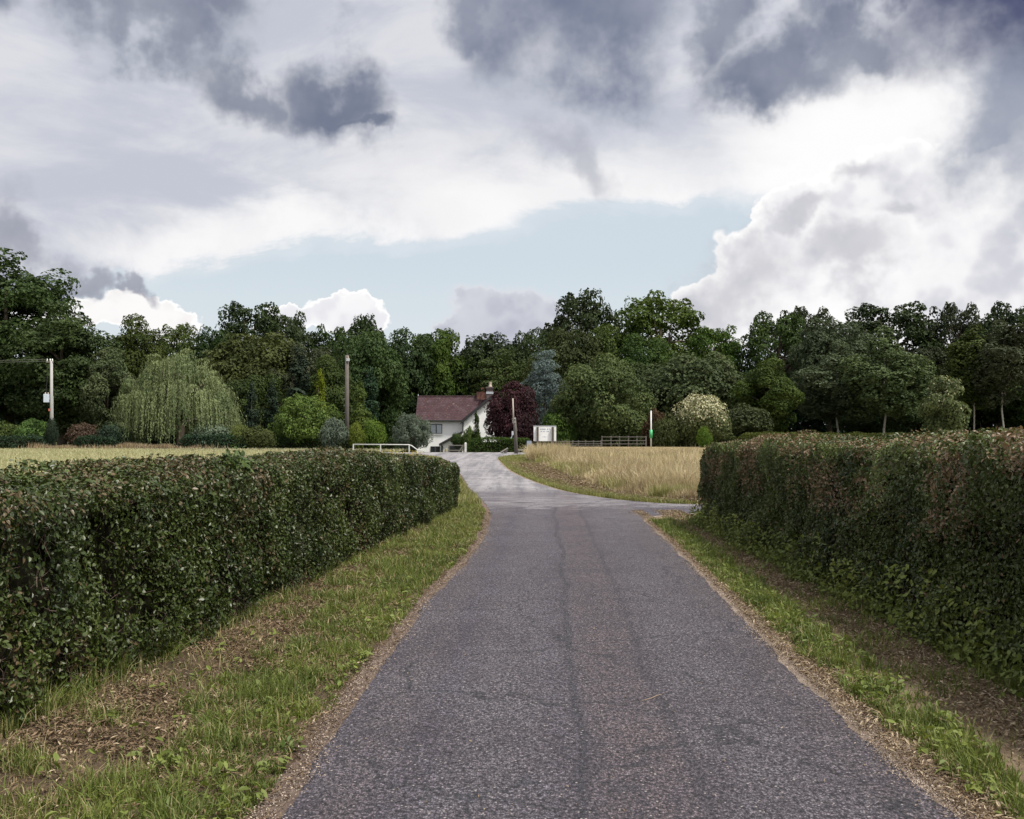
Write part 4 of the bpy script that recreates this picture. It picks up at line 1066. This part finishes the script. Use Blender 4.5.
tree('shrub', 'bush_a', 'bright', 704, 427, 16, 99, 'small bright green plant below the white flowered shrub', 'shrub')
tree('shrub', 'paletop', 'cream', 945, 378, 46, 100, 'grey green bush with pale tips in front of the slim birches', 'shrub')
tree('shrub', 'bush_b', 'mid', 742, 406, 60, 108, 'mid green bush right of the white flowered shrub', 'shrub')
tree('shrub', 'bush_a', 'bright', 34, 420, 36, 92, 'bright green shrub left of the foot of the transformer pole', 'shrub')
tree('shrub', 'bush_b', 'mid', 4, 423, 40, 93, 'mid green shrub at the left edge behind the clipped field hedge', 'shrub')
tree('shrub', 'bush_a', 'rust', 84, 424, 34, 93, 'reddish shrub right of the transformer pole', 'shrub')
tree('shrub', 'bush_b', 'conifer', 112, 424, 36, 92, 'dark green shrub at the left foot of the willow', 'shrub')
tree('shrub', 'bush_b', 'silver', 212, 423, 44, 92, 'grey green shrub at the right foot of the willow', 'shrub')
tree('shrub', 'bush_a', 'gold', 240, 425, 20, 91, 'yellowish small shrub by the end of the field hedge right of the willow', 'shrub')
tree('shrub', 'bush_b', 'mid', 558, 451, 26, 62, 'dark green low shrub growing in the dry grass tuft', 'shrub', parts=('crown', 'trunk'))

# ---- clipped field hedges and undergrowth far off
def box_hedge(name, px0, px1, top, d, depth, mat, label, seed, cat='hedge', leaf=.13, group=None, d1=None):
    rng = np.random.default_rng(seed)
    d1 = d if d1 is None else d1
    xa, xb = PX(px0, d), PX(px1, d1); g = float(H((xa + xb) / 2, (d + d1) / 2)); h = PZ(top, (d + d1) / 2) - g
    L = math.hypot(xb - xa, d1 - d); n = int(L * (2 * h + depth) * 170)
    n = min(n, 24000)
    a = rng.random(n) * (h * 2 + depth); u = rng.random(n)
    z = np.where(a < h, a, np.where(a < h + depth, h, a - h - depth)); b = np.where(a < h, 0, np.where(a < h + depth, a - h, depth))
    nr = np.stack([np.zeros(n), np.where(a < h, -1., np.where(a < h + depth, 0, 1.)), ((a >= h) & (a < h + depth)) * 1.], 1)
    p = np.stack([xa + (xb - xa) * u, d + (d1 - d) * u + b, g + z], 1)
    e = np.minimum(u, 1 - u) * L; sh = sstep(.5, 0, e)
    p[:, 2] -= sh * z * .3
    p += nr * ((fbm(p * .9, seed, 3) - .5) * .55 - np.abs(rng.normal(0, .1, n)))[:, None]
    p[:, 2] = np.maximum(p[:, 2], g + .02)
    o = thing(name, label, cat, (float(p[:, 0].mean()), float(p[:, 1].mean()), g), 0, group)
    c = p - np.array(o.location)
    f = link('foliage', leaf_mesh('field_hedge_foliage', c, nr + rng.normal(0, .5, (n, 3)), leaf * rng.uniform(.6, 1.3, n), rng, LM[mat], rng.random(n)), o)
    m = MB(); ang = math.atan2(d1 - d, xb - xa)
    ca, sa = math.cos(ang), math.sin(ang)
    q = [(-L/2 + .25, -depth/2 + .3), (L/2 - .25, -depth/2 + .3), (L/2 - .25, depth/2 - .3), (-L/2 + .25, depth/2 - .3)]
    w = [(x * ca - y * sa, y * ca + x * sa) for x, y in q]
    m.add([(x, y, -.1) for x, y in w] + [(x, y, h - .35) for x, y in w], [(0,3,2,1),(4,5,6,7),(0,1,5,4),(1,2,6,5),(2,3,7,6),(3,0,4,7)])
    m.build('inner_core', M_core, o)  # solid near-black block behind the leaves
    return o
box_hedge('field_hedge', -90, 46, 436, 90, 1.6, 'conifer', 'clipped dark field hedge at the left edge below the transformer pole', 201)
box_hedge('field_hedge', 72, 117, 437, 90, 1.6, 'conifer', 'short clipped field hedge in front of the willow left side', 202)
box_hedge('field_hedge', 178, 246, 435, 90, 1.6, 'conifer', 'clipped field hedge in front of the willow right side', 203)
box_hedge('field_hedge', 246, 398, 438, 92, 1.4, 'dark', 'long dark field hedge below the domed bright shrub', 204)
box_hedge('garden_hedge', 468, 534, 438, 99, 1.5, 'mid', 'neat dark green garden hedge beside the house gate', 205)
box_hedge('field_hedge', 652, 742, 436, 104, 1.6, 'mid', 'low rough hedge right of the green sleeved post', 206)
box_hedge('field_hedge', 742, 1100, 433, 100, 1.6, 'olive', 'long low hedge showing just above the tall right hedge', 207)

def dry_band():
    rng = np.random.default_rng(210)
    n = 9000; pq = np.where(rng.random(n) < .3, rng.normal(58, 13, n), rng.normal(148, 27, n)); x = PX(pq, 90); y = 89.2 + rng.random(n) * 1.8
    tag(blades('dry_weeds', x, y, rng.uniform(.12, .6, n) * (.3 + 1.2 * n2(x, y, .7, 66)), rng.uniform(.03, .05, n), rng, M_straw, rng.random(n), rng.random(n), lean=.3), 'dry brown weeds between the clipped field hedges', 'weeds', kind='stuff')
    # big tuft on the bend
    n = 9000; x = PX(528 + 44 * rng.random(n), 60) ; y = 57 + 6 * rng.random(n)
    k = n2(x, y, .6, 5) > .36; x, y = x[k], y[k]; n = len(x)
    tag(blades('straw_tuft', x, y, rng.uniform(.5, 1.05, n) * (.5 + .9 * n2(x, y, .5, 7)), rng.uniform(.018, .032, n), rng, M_straw, np.clip(rng.random(n) + .1, 0, 1), (rng.random(n) < .12) * rng.random(n), lean=.5), 'tall pale tuft of dry grass at the bend below the signboard', 'grass tuft', kind='stuff')
    # undergrowth in the shade of the wood
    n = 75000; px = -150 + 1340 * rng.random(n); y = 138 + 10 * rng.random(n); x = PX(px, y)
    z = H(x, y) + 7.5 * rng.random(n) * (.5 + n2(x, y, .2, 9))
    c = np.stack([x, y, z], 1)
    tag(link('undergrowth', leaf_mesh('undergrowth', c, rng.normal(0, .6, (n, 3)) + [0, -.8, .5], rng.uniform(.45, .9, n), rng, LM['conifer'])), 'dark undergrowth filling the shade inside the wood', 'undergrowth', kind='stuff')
dry_band()

# ================================================================== the house
def roof_mat():
    m, t, b = material('clay_roof_tiles'); p = objco(t)
    sp = t.new('ShaderNodeSeparateXYZ'); t.l.new(p, sp.inputs[0])
    br = t.new('ShaderNodeTexBrick'); cb = t.new('ShaderNodeCombineXYZ')
    t.l.new(t.math('ADD', sp.outputs[0], t.math('MULTIPLY', sp.outputs[1], .0)), cb.inputs[0]); t.l.new(sp.outputs[2], cb.inputs[1])
    t.l.new(cb.outputs[0], br.inputs['Vector'])
    br.inputs['Scale'].default_value = 1; br.inputs['Brick Width'].default_value = .30; br.inputs['Row Height'].default_value = .20
    br.inputs['Mortar Size'].default_value = .022; br.inputs['Mortar Smooth'].default_value = .3
    br.inputs['Color1'].default_value = (.040, .020, .024, 1); br.inputs['Color2'].default_value = (.066, .030, .034, 1); br.inputs['Mortar'].default_value = (.03, .018, .022, 1)
    n = t.noise(p, 1.2, 5, .65)
    c = t.mix(t.math('MULTIPLY', t.ss(n, .45, .68), .6), br.outputs[0], (.075, .05, .06))
    c = t.mix(t.math('MULTIPLY', t.ss(t.noise(p, 5, 4, .6), .62, .7), .6), c, (.30, .26, .18))
    t.l.new(c, b.inputs['Base Color']); b.inputs['Roughness'].default_value = .8; b.inputs['Specular IOR Level'].default_value = .2
    t.put(b.inputs['Normal'], t.bump(br.outputs['Fac'], .6, .03)); return m
M_roof = roof_mat()
M_render = plain('white_render', (.86, .87, .86), .85, .06, 1.5, .1, dirt=(.66, .66, .63))
M_black = plain('black_timber', (.022, .022, .026), .6, .3, 6)
M_frame = plain('dark_frame_and_opening', (.03, .034, .042), .5, .2)
M_white = plain('white_paint', (.78, .78, .77), .5, .06, 5, dirt=(.55, .54, .50))
M_brick = plain('chimney_brick', (.20, .095, .075), .9, .35, 9, .4)
M_brickd = plain('sooty_brick', (.11, .085, .085), .9, .35, 9, .4)
M_clay = plain('pale_clay_pot', (.46, .40, .32), .8, .15)
M_lead = plain('grey_lead', (.42, .45, .49), .6, .2)
M_wood = plain('weathered_timber', (.20, .185, .165), .85, .3, 6, .3)
M_woodd = plain('dark_timber', (.085, .072, .060), .9, .35, 6, .3)
M_pole = plain('pole_timber', (.095, .083, .074), .85, .3, 5, .3)
M_galv = plain('galvanised_steel', (.48, .50, .53), .45, .1, 6, metal=.3)
def glassm(name, col):
    m, t, b = material(name); n = t.noise(objco(t), 2.5, 3)
    t.put(b.inputs['Base Color'], t.mix(n, tuple(x * .8 for x in col), tuple(x * 1.2 for x in col)))
    b.inputs['Roughness'].default_value = .08; b.inputs['Specular IOR Level'].default_value = .6; return m
M_glass = glassm('dark_glass', (.02, .025, .032)); M_blind = glassm('blind_behind_glass', (.42, .47, .52))

def house():
    D = 128.0; s = D / F
    gz = float(H(PX(450, D), D))
    o = thing('white_house', 'white rendered house with red tiled roof and two chimneys beside the copper tree', 'house', (PX(452, D), D, gz))
    X = lambda px: (px - 452) * s
    Z = lambda py: EYE + (HY - py) * s - gz
    xl, xc, xa, xr = X(415.5), X(464), X(492), X(521)
    ze, zr = Z(420), Z(397)
    dp = 6.4
    # main range wall, wing wall
    m = MB(); m.box(xl + .12, 0, 0, xc - .002, dp - .3, ze + .02); w = m.build('wall', M_render, o)
    m = MB(); m.prism([(xc, 0), (xr, 0), (xr, ze), (xa, zr - .1), (xc, ze)], -.9, 7.5); m.build('gable_wall', M_render, o)
    # roofs as slabs
    m = MB()
    for (y0, z0, y1, z1) in ((-.38, ze - .12, dp / 2 - .15, zr), (dp + .1, ze - .12, dp / 2 - .15, zr)):
        xr_ = xa
        m.add([(xl, y0, z0), (xr_, y0, z0), (xr_, y1, z1), (xl, y1, z1), (xl, y0, z0 + .14), (xr_, y0, z0 + .14), (xr_, y1, z1 + .14), (xl, y1, z1 + .14)],
              [(0,3,2,1),(4,5,6,7),(0,1,5,4),(1,2,6,5),(2,3,7,6),(3,0,4,7)])
    rf = m.build('roof', M_roof, o)
    m = MB()
    for k in range(18):
        x0 = xl + .02 + k * (xa - xl) / 18; m.tube([(x0, dp/2 - .15, zr + .12), (x0 + (xa - xl) / 18 - .02, dp/2 - .15, zr + .12)], .12, 8)
    m.build('ridge_tiles', M_roof, rf)
    m = MB(); m.tube([(xl + .05, dp/2 - .15, zr + .15), (xl + .05, dp/2 - .15, zr + .42)], [.07, .03], 6); m.build('finial', M_lead, rf)
    m = MB(); m.prism([(xl + .12, ze - .001), (xl + .12, ze - .002), (xl + .12, ze - .0015)], .2, .3)
    m = MB(); m.add([(xl + .14, .02, ze), (xl + .14, dp - .35, ze), (xl + .14, dp/2 - .15, zr - .05), (xl + .34, .02, ze), (xl + .34, dp - .35, ze), (xl + .34, dp/2 - .15, zr - .05)], [(0,1,2),(5,4,3),(0,3,4,1),(1,4,5,2),(2,5,3,0)]); m.build('end_wall', M_render, o)
    # wing roof: two slopes, with dark barge boards on the gable
    th = .16
    m = MB()
    for x0, x1 in ((xc - .30, xa), (xr + .30, xa)):
        z0 = ze - (ze - zr) * 0 - .30 * (zr - ze) / (xa - xc)
        m.add([(x0, -1.15, z0), (x1, -1.15, zr), (x1, 7.7, zr), (x0, 7.7, z0), (x0, -1.15, z0 + th), (x1, -1.15, zr + th), (x1, 7.7, zr + th), (x0, 7.7, z0 + th)],
              [(0,1,2,3),(4,7,6,5),(0,4,5,1),(1,5,6,2),(2,6,7,3),(3,7,4,0)])
    m.build('wing_roof', M_roof, o)
    m = MB()
    for x0, x1 in ((xc - .34, xa), (xr + .34, xa)):
        z0 = ze - .34 * (zr - ze) / (xa - xc)
        m.add([(x0, -1.22, z0 - .20), (x1, -1.22, zr - .20), (x1, -1.153, zr - .20), (x0, -1.153, z0 - .20), (x0, -1.22, z0 + .19), (x1, -1.22, zr + .19), (x1, -1.153, zr + .19), (x0, -1.153, z0 + .19)],
              [(0,1,2,3),(4,7,6,5),(0,4,5,1),(1,5,6,2),(2,6,7,3),(3,7,4,0)])
    m.build('barge_board', M_black, o)
    m = MB(); m.tube([(xl, -.44, ze - .06), (xc - .36, -.44, ze - .06)], .07, 8); m.build('gutter', M_black, o)
    m = MB(); m.tube([(xc - .12, -.10, ze - .1), (xc - .12, -.10, .1)], .045, 8); m.build('downpipe', M_black, o)
    # chimneys
    c = MB(); xk = X(489.5); c.box(xk - .36, 1.2, zr - 1.0, xk + .36, 2.1, Z(386.2)); c.box(xk - .44, 1.12, Z(388) , xk + .44, 2.18, Z(386.9))
    ch = c.build('chimney', M_brickd, o)
    c = MB(); c.tube([(xk + .05, 1.65, Z(386.2)), (xk + .05, 1.65, Z(384)), (xk + .05, 1.65, Z(381.2))], [.21, .15, .18], 10); c.build('chimney_pot', M_clay, ch)
    c = MB(); c.box(xk - .40, 1.16, Z(393.6), xk + .40, 2.14, Z(391.4)); c.build('flashing', M_lead, ch)
    c = MB(); xk = X(480.5); c.box(xk - .5, dp/2 - .6, zr - .5, xk + .5, dp/2 + .2, Z(391)); c.box(xk - .02, dp/2 - .5, Z(391), xk + .34, dp/2 + .1, Z(386.4))
    c.build('chimney', M_brick, o)
    # windows
    def window(x0, x1, py0, py1, yf, nb, g, f):
        z1, z0 = Z(py0), Z(py1)
        a = MB(); b_ = .075
        a.box(x0, yf - .05, z0, x1, yf - .003, z0 + b_); a.box(x0, yf - .05, z1 - b_, x1, yf - .003, z1)
        a.box(x0, yf - .05, z0 + b_, x0 + b_, yf - .003, z1 - b_); a.box(x1 - b_, yf - .05, z0 + b_, x1, yf - .003, z1 - b_)
        for k in range(1, nb):
            xm = x0 + (x1 - x0) * k / nb; a.box(xm - .05, yf - .05, z0 + b_, xm + .05, yf - .003, z1 - b_)
        fr = a.build('window', f, o)
        for k in range(nb):
            q = MB(); q.box(x0 + (x1 - x0) * k / nb + .06, yf - .02, z0 + .06, x0 + (x1 - x0) * (k + 1) / nb - .06, yf - .006, z1 - .06); q.build('pane', g, fr)
        q = MB(); q.box(x0 - .06, yf - .10, z0 - .08, x1 + .06, yf - .004, z0 - .003); q.build('sill', M_white, fr)
    window(X(430.2), X(442.2), 424, 433.8, 0, 2, M_blind, M_frame)
    window(X(430.5), X(440), 446.3, 456, 0, 2, M_glass, M_frame)
    # lean-to porch against the wing
    xp0, xp1 = X(443.2), X(463.6); zp0, zp1 = Z(443.5), Z(432.5)
    m = MB(); m.prism([(xp0, 0), (xp1, 0), (xp1, zp1 - .06), (xp0, zp0 - .06)], -2.3, -.003); pw = m.build('porch', M_render, o)
    m = MB(); ov = .3
    m.add([(xp0 - ov, -2.6, zp0 - .2), (xp1, -2.6, zp1), (xp1, -.003, zp1), (xp0 - ov, -.003, zp0 - .2), (xp0 - ov, -2.6, zp0 + .02), (xp1, -2.6, zp1 + .2), (xp1, -.003, zp1 + .2), (xp0 - ov, -.003, zp0 + .02)],
          [(0,1,2,3),(4,7,6,5),(0,4,5,1),(1,5,6,2),(2,6,7,3),(3,7,4,0)]); m.build('porch_roof', M_black, pw)
    m = MB(); m.tube([(xp0 + .02, -2.38, zp0 - .2), (xp0 + .02, -2.38, .05)], .10, 8); m.build('downpipe', M_black, pw)
    m = MB(); m.box(X(449.5), -2.36, .0, X(463), -2.305, Z(445.2)); m.build('dark_opening', M_frame, pw)  # dark panel, paints the shade of the porch interior
    m = MB(); m.box(X(446.2), -2.36, Z(451), X(447.6), -2.31, Z(448.6)); m.build('notice', plain('yellow_plate', (.50, .36, .05), .6, .1), pw)
    return o
house()

# climber on the gable wall and by the porch
tree('climbing_shrub', 'bush_b', 'mid', 457, 433, 15, 124.6, 'leafy climber hanging over the porch of the white house', 'climber', base=-.6)
tree('climbing_shrub', 'cone_a', 'mid', 476, 415, 15, 122, 'upright green shrub against the white gable wall', 'shrub')
tree('climbing_shrub', 'bush_a', 'light', 469, 428, 14, 124, 'green shrub at the corner of the white gable wall', 'shrub')

# ---- furniture of the lane
def gate():
    d = 112.0; g = float(H(PX(456, d), d)); x0, x1 = PX(448.6, d), PX(464.2, d); W_ = x1 - x0
    o = thing('field_gate', 'grey five barred timber gate in front of the white house porch', 'gate', (x0, d, g))
    t_ = PZ(445, d) - g
    for k in range(5):
        m = MB(); m.box(0, -.03, .15 + k * (t_ - .23) / 4, W_, .03, .15 + k * (t_ - .23) / 4 + .085); m.build('rail', M_wood, o)
    for x in (0, W_ - .08):
        m = MB(); m.box(x, -.045, .08, x + .08, .045, t_ + .05); m.build('stile', M_wood, o)
    m = MB(); m.add([(.08, -.06, .2), (.2, -.06, .2), (W_ - .08, -.06, t_ - .1), (W_ - .2, -.06, t_ - .1), (.08, -.034, .2), (.2, -.034, .2), (W_ - .08, -.034, t_ - .1), (W_ - .2, -.034, t_ - .1)], [(0,1,2,3),(4,7,6,5),(0,4,5,1),(1,5,6,2),(2,6,7,3),(3,7,4,0)]); m.build('brace', M_wood, o)
    m = MB(); x = PX(465.6, d); zt = PZ(442.5, d) - g
    q = tag(m.box(-.10, -.10, -.2, .10, .10, zt - .06).add([(-.10, -.10, zt - .06), (.10, -.10, zt - .06), (.10, .10, zt - .06), (-.10, .10, zt - .06), (0, 0, zt)], [(0,1,4),(1,2,4),(2,3,4),(3,0,4)]).build('gate_post', M_white, None, (x, d, g)), 'white painted gate post between the gate and the garden hedge', 'post')
gate()

M_rail = plain('old_white_paint', (.52, .52, .50), .6, .1, 5, dirt=(.38, .36, .33))
def railing():
    d = 80.5; o = thing('white_railing', 'low white railing with a sloping end beside the crossroad', 'railing', (PX(352, d), d, 0))
    o.location.z = float(H(o.location.x, d)); z0 = o.location.z
    X = lambda px: PX(px, d) - o.location.x; Z = lambda py: PZ(py, d) - z0
    m = MB(); r = .038
    P = [(X(353), 0, Z(444.4)), (X(409), 0, Z(444.8)), (X(411.5), 0, Z(445.6)), (X(417.5), 0, Z(450)), (X(424), 0, Z(450.8))]
    m.tube(P, r, 8).build('rail', M_rail, o, smooth=True)
    for px, top in ((353.4, 444.5), (380.5, 444.6), (409.2, 445), (418, 450), (423.6, 450.8)):
        MB().box(X(px) - .042, -.042, -.2, X(px) + .042, .042, Z(top)).build('post', M_rail, o)
railing()

def telegraph(px, top, d, r0, r1, mat, label, cat='pole'):
    x = PX(px, d); g = float(H(x, d)); o = thing('telegraph_pole', label, cat, (x, d, g))
    h = PZ(top, d) - g
    MB().tube([(0, 0, -.4), (0, 0, h * .5), (0, 0, h)], [r0, (r0 + r1) / 2, r1], 12).build('pole', mat, o, smooth=True)
    return o, h, g
o1, h1, g1 = telegraph(51.5, 361, 91, .135, .105, plain('pale_pole', (.31, .305, .30), .8, .15, 3, .2), 'pale telegraph pole carrying a transformer box at the left edge of the field')
Z1 = lambda py: PZ(py, 91) - g1
X1 = lambda px: PX(px, 91) - PX(51.5, 91)
MB().box(-.42, -.06, h1 - .12, .14, .06, h1 - .03).build('crossarm', M_wood, o1)
for x in (-.34, -.1, .07):
    MB().tube([(x, 0, h1 - .02), (x, 0, h1 + .06), (x, 0, h1 + .18)], [.03, .06, .035], 8).build('insulator', M_white, o1)
M_tb = plain('pale_blue_steel', (.50, .56, .66), .5, .1)
tb = MB().box(X1(44.4), -.24, Z1(402.5), X1(49.6), .24, Z1(394)).build('transformer', M_tb, o1, bevel=.03)
MB().tube([(X1(45.5), 0, Z1(394)), (X1(45.5), 0, Z1(392.3))], .05, 6).build('bushing', M_clay, tb)
MB().tube([(X1(48.2), 0, Z1(394)), (X1(48.2), 0, Z1(392.3))], .05, 6).build('bushing', M_clay, tb)
MB().box(X1(48.8), -.12, Z1(399.5), -.10, .12, Z1(398.2)).build('bracket', M_galv, tb)
MB().tube([(X1(46), .02, Z1(392.3)), (X1(47.2), .02, Z1(376)), (X1(47.8), .02, h1 - .08)], .02, 5).build('cable', M_black, o1)
MB().box(X1(49.2), -.17, Z1(411), X1(50.6), -.1, Z1(408.6)).build('notice', plain('red_notice', (.45, .12, .09), .6, .1), o1)
MB().tube([(.13, -.03, h1 * .62), (.14, -.03, .1)], .03, 6).build('cable_guard', M_galv, o1)
M_wire = plain('dull_wire', (.13, .125, .12), .7, .1)
def wire(y_off, z_off, label):
    a = Vector((PX(51.5, 91) - .3, 91 + y_off, g1 + h1 + z_off)); b = Vector((-95, 95 + y_off, 7.6 + z_off))
    P = [a.lerp(b, i / 14) - Vector((0, 0, .5 * (1 - (2 * i / 14 - 1) ** 2))) for i in range(15)]
    tag(MB().tube(P, .013, 6).build('overhead_wire', M_wire, None), label, 'wire')
wire(-.05, .14, 'upper thin overhead wire running left from the transformer pole')
wire(.06, .0, 'lower thin overhead wire running left from the transformer pole')
tree('climbing_ivy', 'bush_a', 'conifer', 52, 419, 13, 91, 'ivy clothing the foot of the pale transformer pole', 'ivy')

o2, h2, g2 = telegraph(347, 355, 93, .19, .15, M_pole, 'dark bare wooden telegraph pole standing alone behind the left hedge')
MB().box(-.02, -.21, h2 - .5, .24, -.13, h2 - .28).build('bracket', M_galv, o2)
MB().tube([(.12, -.16, h2 - .28), (.12, -.16, h2 - .1)], [.05, .03], 8).build('insulator', M_clay, o2)
for k in range(6):
    MB().tube([(-.28, -.02, 2.4 + k * .55), (-.1, -.02, 2.4 + k * .55)], .015, 5).build('climbing_step', M_galv, o2)

def stub_pole():
    d = 76.0; x = PX(515.3, d); g = float(H(x, d))
    o = thing('stub_pole', 'short leaning wooden pole with a thin pale rod and a meter box at the crossroad', 'pole', (x, d, g))
    Z = lambda py: PZ(py, d) - g
    X = lambda px: PX(px, d) - x
    MB().tube([(X(516.4), 0, -.3), (X(515.2), 0, Z(430)), (X(514.3), 0, Z(417.3))], [.125, .115, .10], 10).build('pole', M_pole, o, smooth=True)
    MB().tube([(X(513.6), -.10, Z(424)), (X(512.8), -.10, Z(398.4))], [.055, .042], 8).build('rod', plain('pale_rod', (.36, .31, .26), .7, .15), o, smooth=True)
    for py in (419, 422.5): MB().box(X(512.5), -.14, Z(py), X(515.6), .11, Z(py - .6)).build('strap', M_galv, o)
    b = MB().box(X(511.6), -.24, Z(435.2), X(513.6), .02, Z(431.2)).build('meter_box', M_galv, o, bevel=.015)
    MB().tube([(X(512.4), -.12, Z(435.2)), (X(511.2), -.12, Z(438)), (X(510.6), -.12, Z(438.2))], .04, 6).build('conduit', M_galv, b)
stub_pole()

def barrier():
    d = 77.0; x = PX(505, d); o = thing('timber_barrier', 'small broken grey timber barrier with a sloping rail near the short pole', 'barrier', (x, d, 0))
    X = lambda px: PX(px, d) - x; Z = lambda py: PZ(py, d)
    for px, py in ((502.2, 451), (506, 449)):
        MB().box(X(px) - .06, -.06, -.1, X(px) + .06, .06, Z(py)).build('post', M_wood, o)
    MB().tube([(X(501), -.09, Z(452.4)), (X(508), -.09, Z(448.2))], .07, 6).build('rail', M_wood, o)
    MB().tube([(X(502.5), .09, Z(455)), (X(507.5), .09, Z(450.4))], .05, 6).build('rail', M_wood, o)
    d2 = 79.5; o = thing('low_post_rail', 'low grey rail on two posts behind the short pole', 'rail', (PX(518, d2), d2, 0)); x = o.location.x
    MB().box(PX(517.5, d2) - x, -.05, PZ(450.6, d2), PX(526, d2) - x, .05, PZ(449.2, d2)).build('rail', M_wood, o)
    for px in (519, 525): MB().box(PX(px, d2) - x - .05, .052, -.2, PX(px, d2) - x + .05, .15, PZ(449, d2)).build('post', M_wood, o)
barrier()

def signboard():
    d = 80.0; x = PX(545, d); g = float(H(x, d)); o = thing('signboard', 'large white signboard on two dark posts beside the straw field', 'sign', (x, d, g))
    X = lambda px: PX(px, d) - x; Z = lambda py: PZ(py, d) - g
    b = MB().box(X(533.6), 0, Z(441.2), X(556.2), .05, Z(426.2)).build('board', M_white, o, bevel=.008)
    MB().box(X(533.4), -.02, Z(426.2) + .002, X(556.4), .07, Z(425.7)).build('top_trim', M_lead, b)
    for px in (537.6, 552.8):
        MB().box(X(px) - .07, -.15, -.3, X(px) + .07, -.002, Z(427)).build('post', M_woodd, o)
    M_ink = plain('blue_ink', (.10, .14, .22), .6, .1)
    rng = random.Random(4)
    def line(px0, px1, py, hh, words):     # faded lettering: rows of small letter strokes, unreadable as in the photo
        m = MB(); xx = X(px0); end = X(px1); z = Z(py); H_ = hh * d / F
        nlet = 0
        while xx < end - .05:
            w = rng.uniform(.035, .06); k = rng.randint(0, 3)
            m.box(xx, -.006, z - H_, xx + .014, -.001, z)
            if k != 1: m.box(xx + .014, -.006, z - H_ * rng.choice((.15, .55)), xx + w, -.001, z - 0)
            if k in (0, 2): m.box(xx + w, -.0061, z - H_, xx + w + .012, -.001, z - .01)
            xx += w + .035; nlet += 1
            if nlet in words: xx += .08
        m.build('lettering', M_ink, b)
    line(540.2, 550.2, 428.6, 1.3, (5,)); line(540.8, 549.6, 431.0, 1.1, (4, 8)); line(542.5, 548.5, 436.5, .7, (3,))
    d3 = 79.0; x3 = PX(529, d3); o3 = thing('small_sign', 'small blue grey plate sign on a post left of the white signboard', 'sign', (x3, d3, 0))
    MB().box(PX(526.8, d3) - x3, 0, PZ(448, d3), PX(531.6, d3) - x3, .03, PZ(440.8, d3)).build('plate', plain('grey_plate', (.22, .26, .33), .5, .12), o3, bevel=.006)
    MB().box(-.04, .032, -.3, .04, .11, PZ(441.4, d3)).build('post', M_galv, o3)
signboard()

M_fence = plain('grey_fence_timber', (.115, .108, .10), .85, .3, 6, .2)
def fence(name, label, posts, tops, d, rails, mat, group=None):
    x0 = PX(posts[0], d); o = thing(name, label, 'fence', (x0, d, 0), 0, group)
    zt = PZ(tops, d)
    for px in posts:
        MB().box(PX(px, d) - x0 - .05, -.05, -.3, PX(px, d) - x0 + .05, .05, zt + .06).build('post', mat, o)
    xa, xb = 0, PX(posts[-1], d) - x0
    for z in rails:
        MB().box(xa, -.10, z * zt - .03, xb, -.062, z * zt + .03).build('rail', mat, o)
fence('rail_fence', 'weathered timber fence of three rails behind the straw field', [602, 611, 619.5, 628.5, 637, 646], 436.6, 103, (.97, .62, .3), M_fence)
fence('rail_fence', 'lower timber fence of three rails between the signboard and the higher fence', [556.5, 565, 573, 578.5, 585.5, 593.5, 601], 441, 102, (.93, .55, .2), M_fence)

def green_post():
    d = 100.0; x = PX(651, d); o = thing('marker_post', 'tall white post with a bright green sleeve at the edge of the straw field', 'post', (x, d, 0))
    Z = lambda py: PZ(py, d)
    MB().tube([(0, 0, -.3), (0, 0, Z(411.3))], .065, 10).build('post', M_rail, o, smooth=True)
    MB().tube([(0, 0, Z(438)), (0, 0, Z(429.8))], .135, 12).build('sleeve', plain('green_sleeve', (.05, .36, .14), .5, .1), o, smooth=True)
    MB().tube([(0, 0, Z(411.3)), (0, 0, Z(410.6))], [.07, .03], 10).build('cap', M_galv, o)
green_post()

# a dead twig lying on the asphalt
tag(MB().tube([(.80, 7.08, .022), (.86, 7.12, .027), (.91, 7.21, .023), (.94, 7.23, .025)], [.002, .0028, .0032, .002], 6).build('fallen_twig', plain('dry_twig', (.22, .16, .11), .8, .2), None), 'small dry twig lying on the asphalt right of the middle', 'twig')
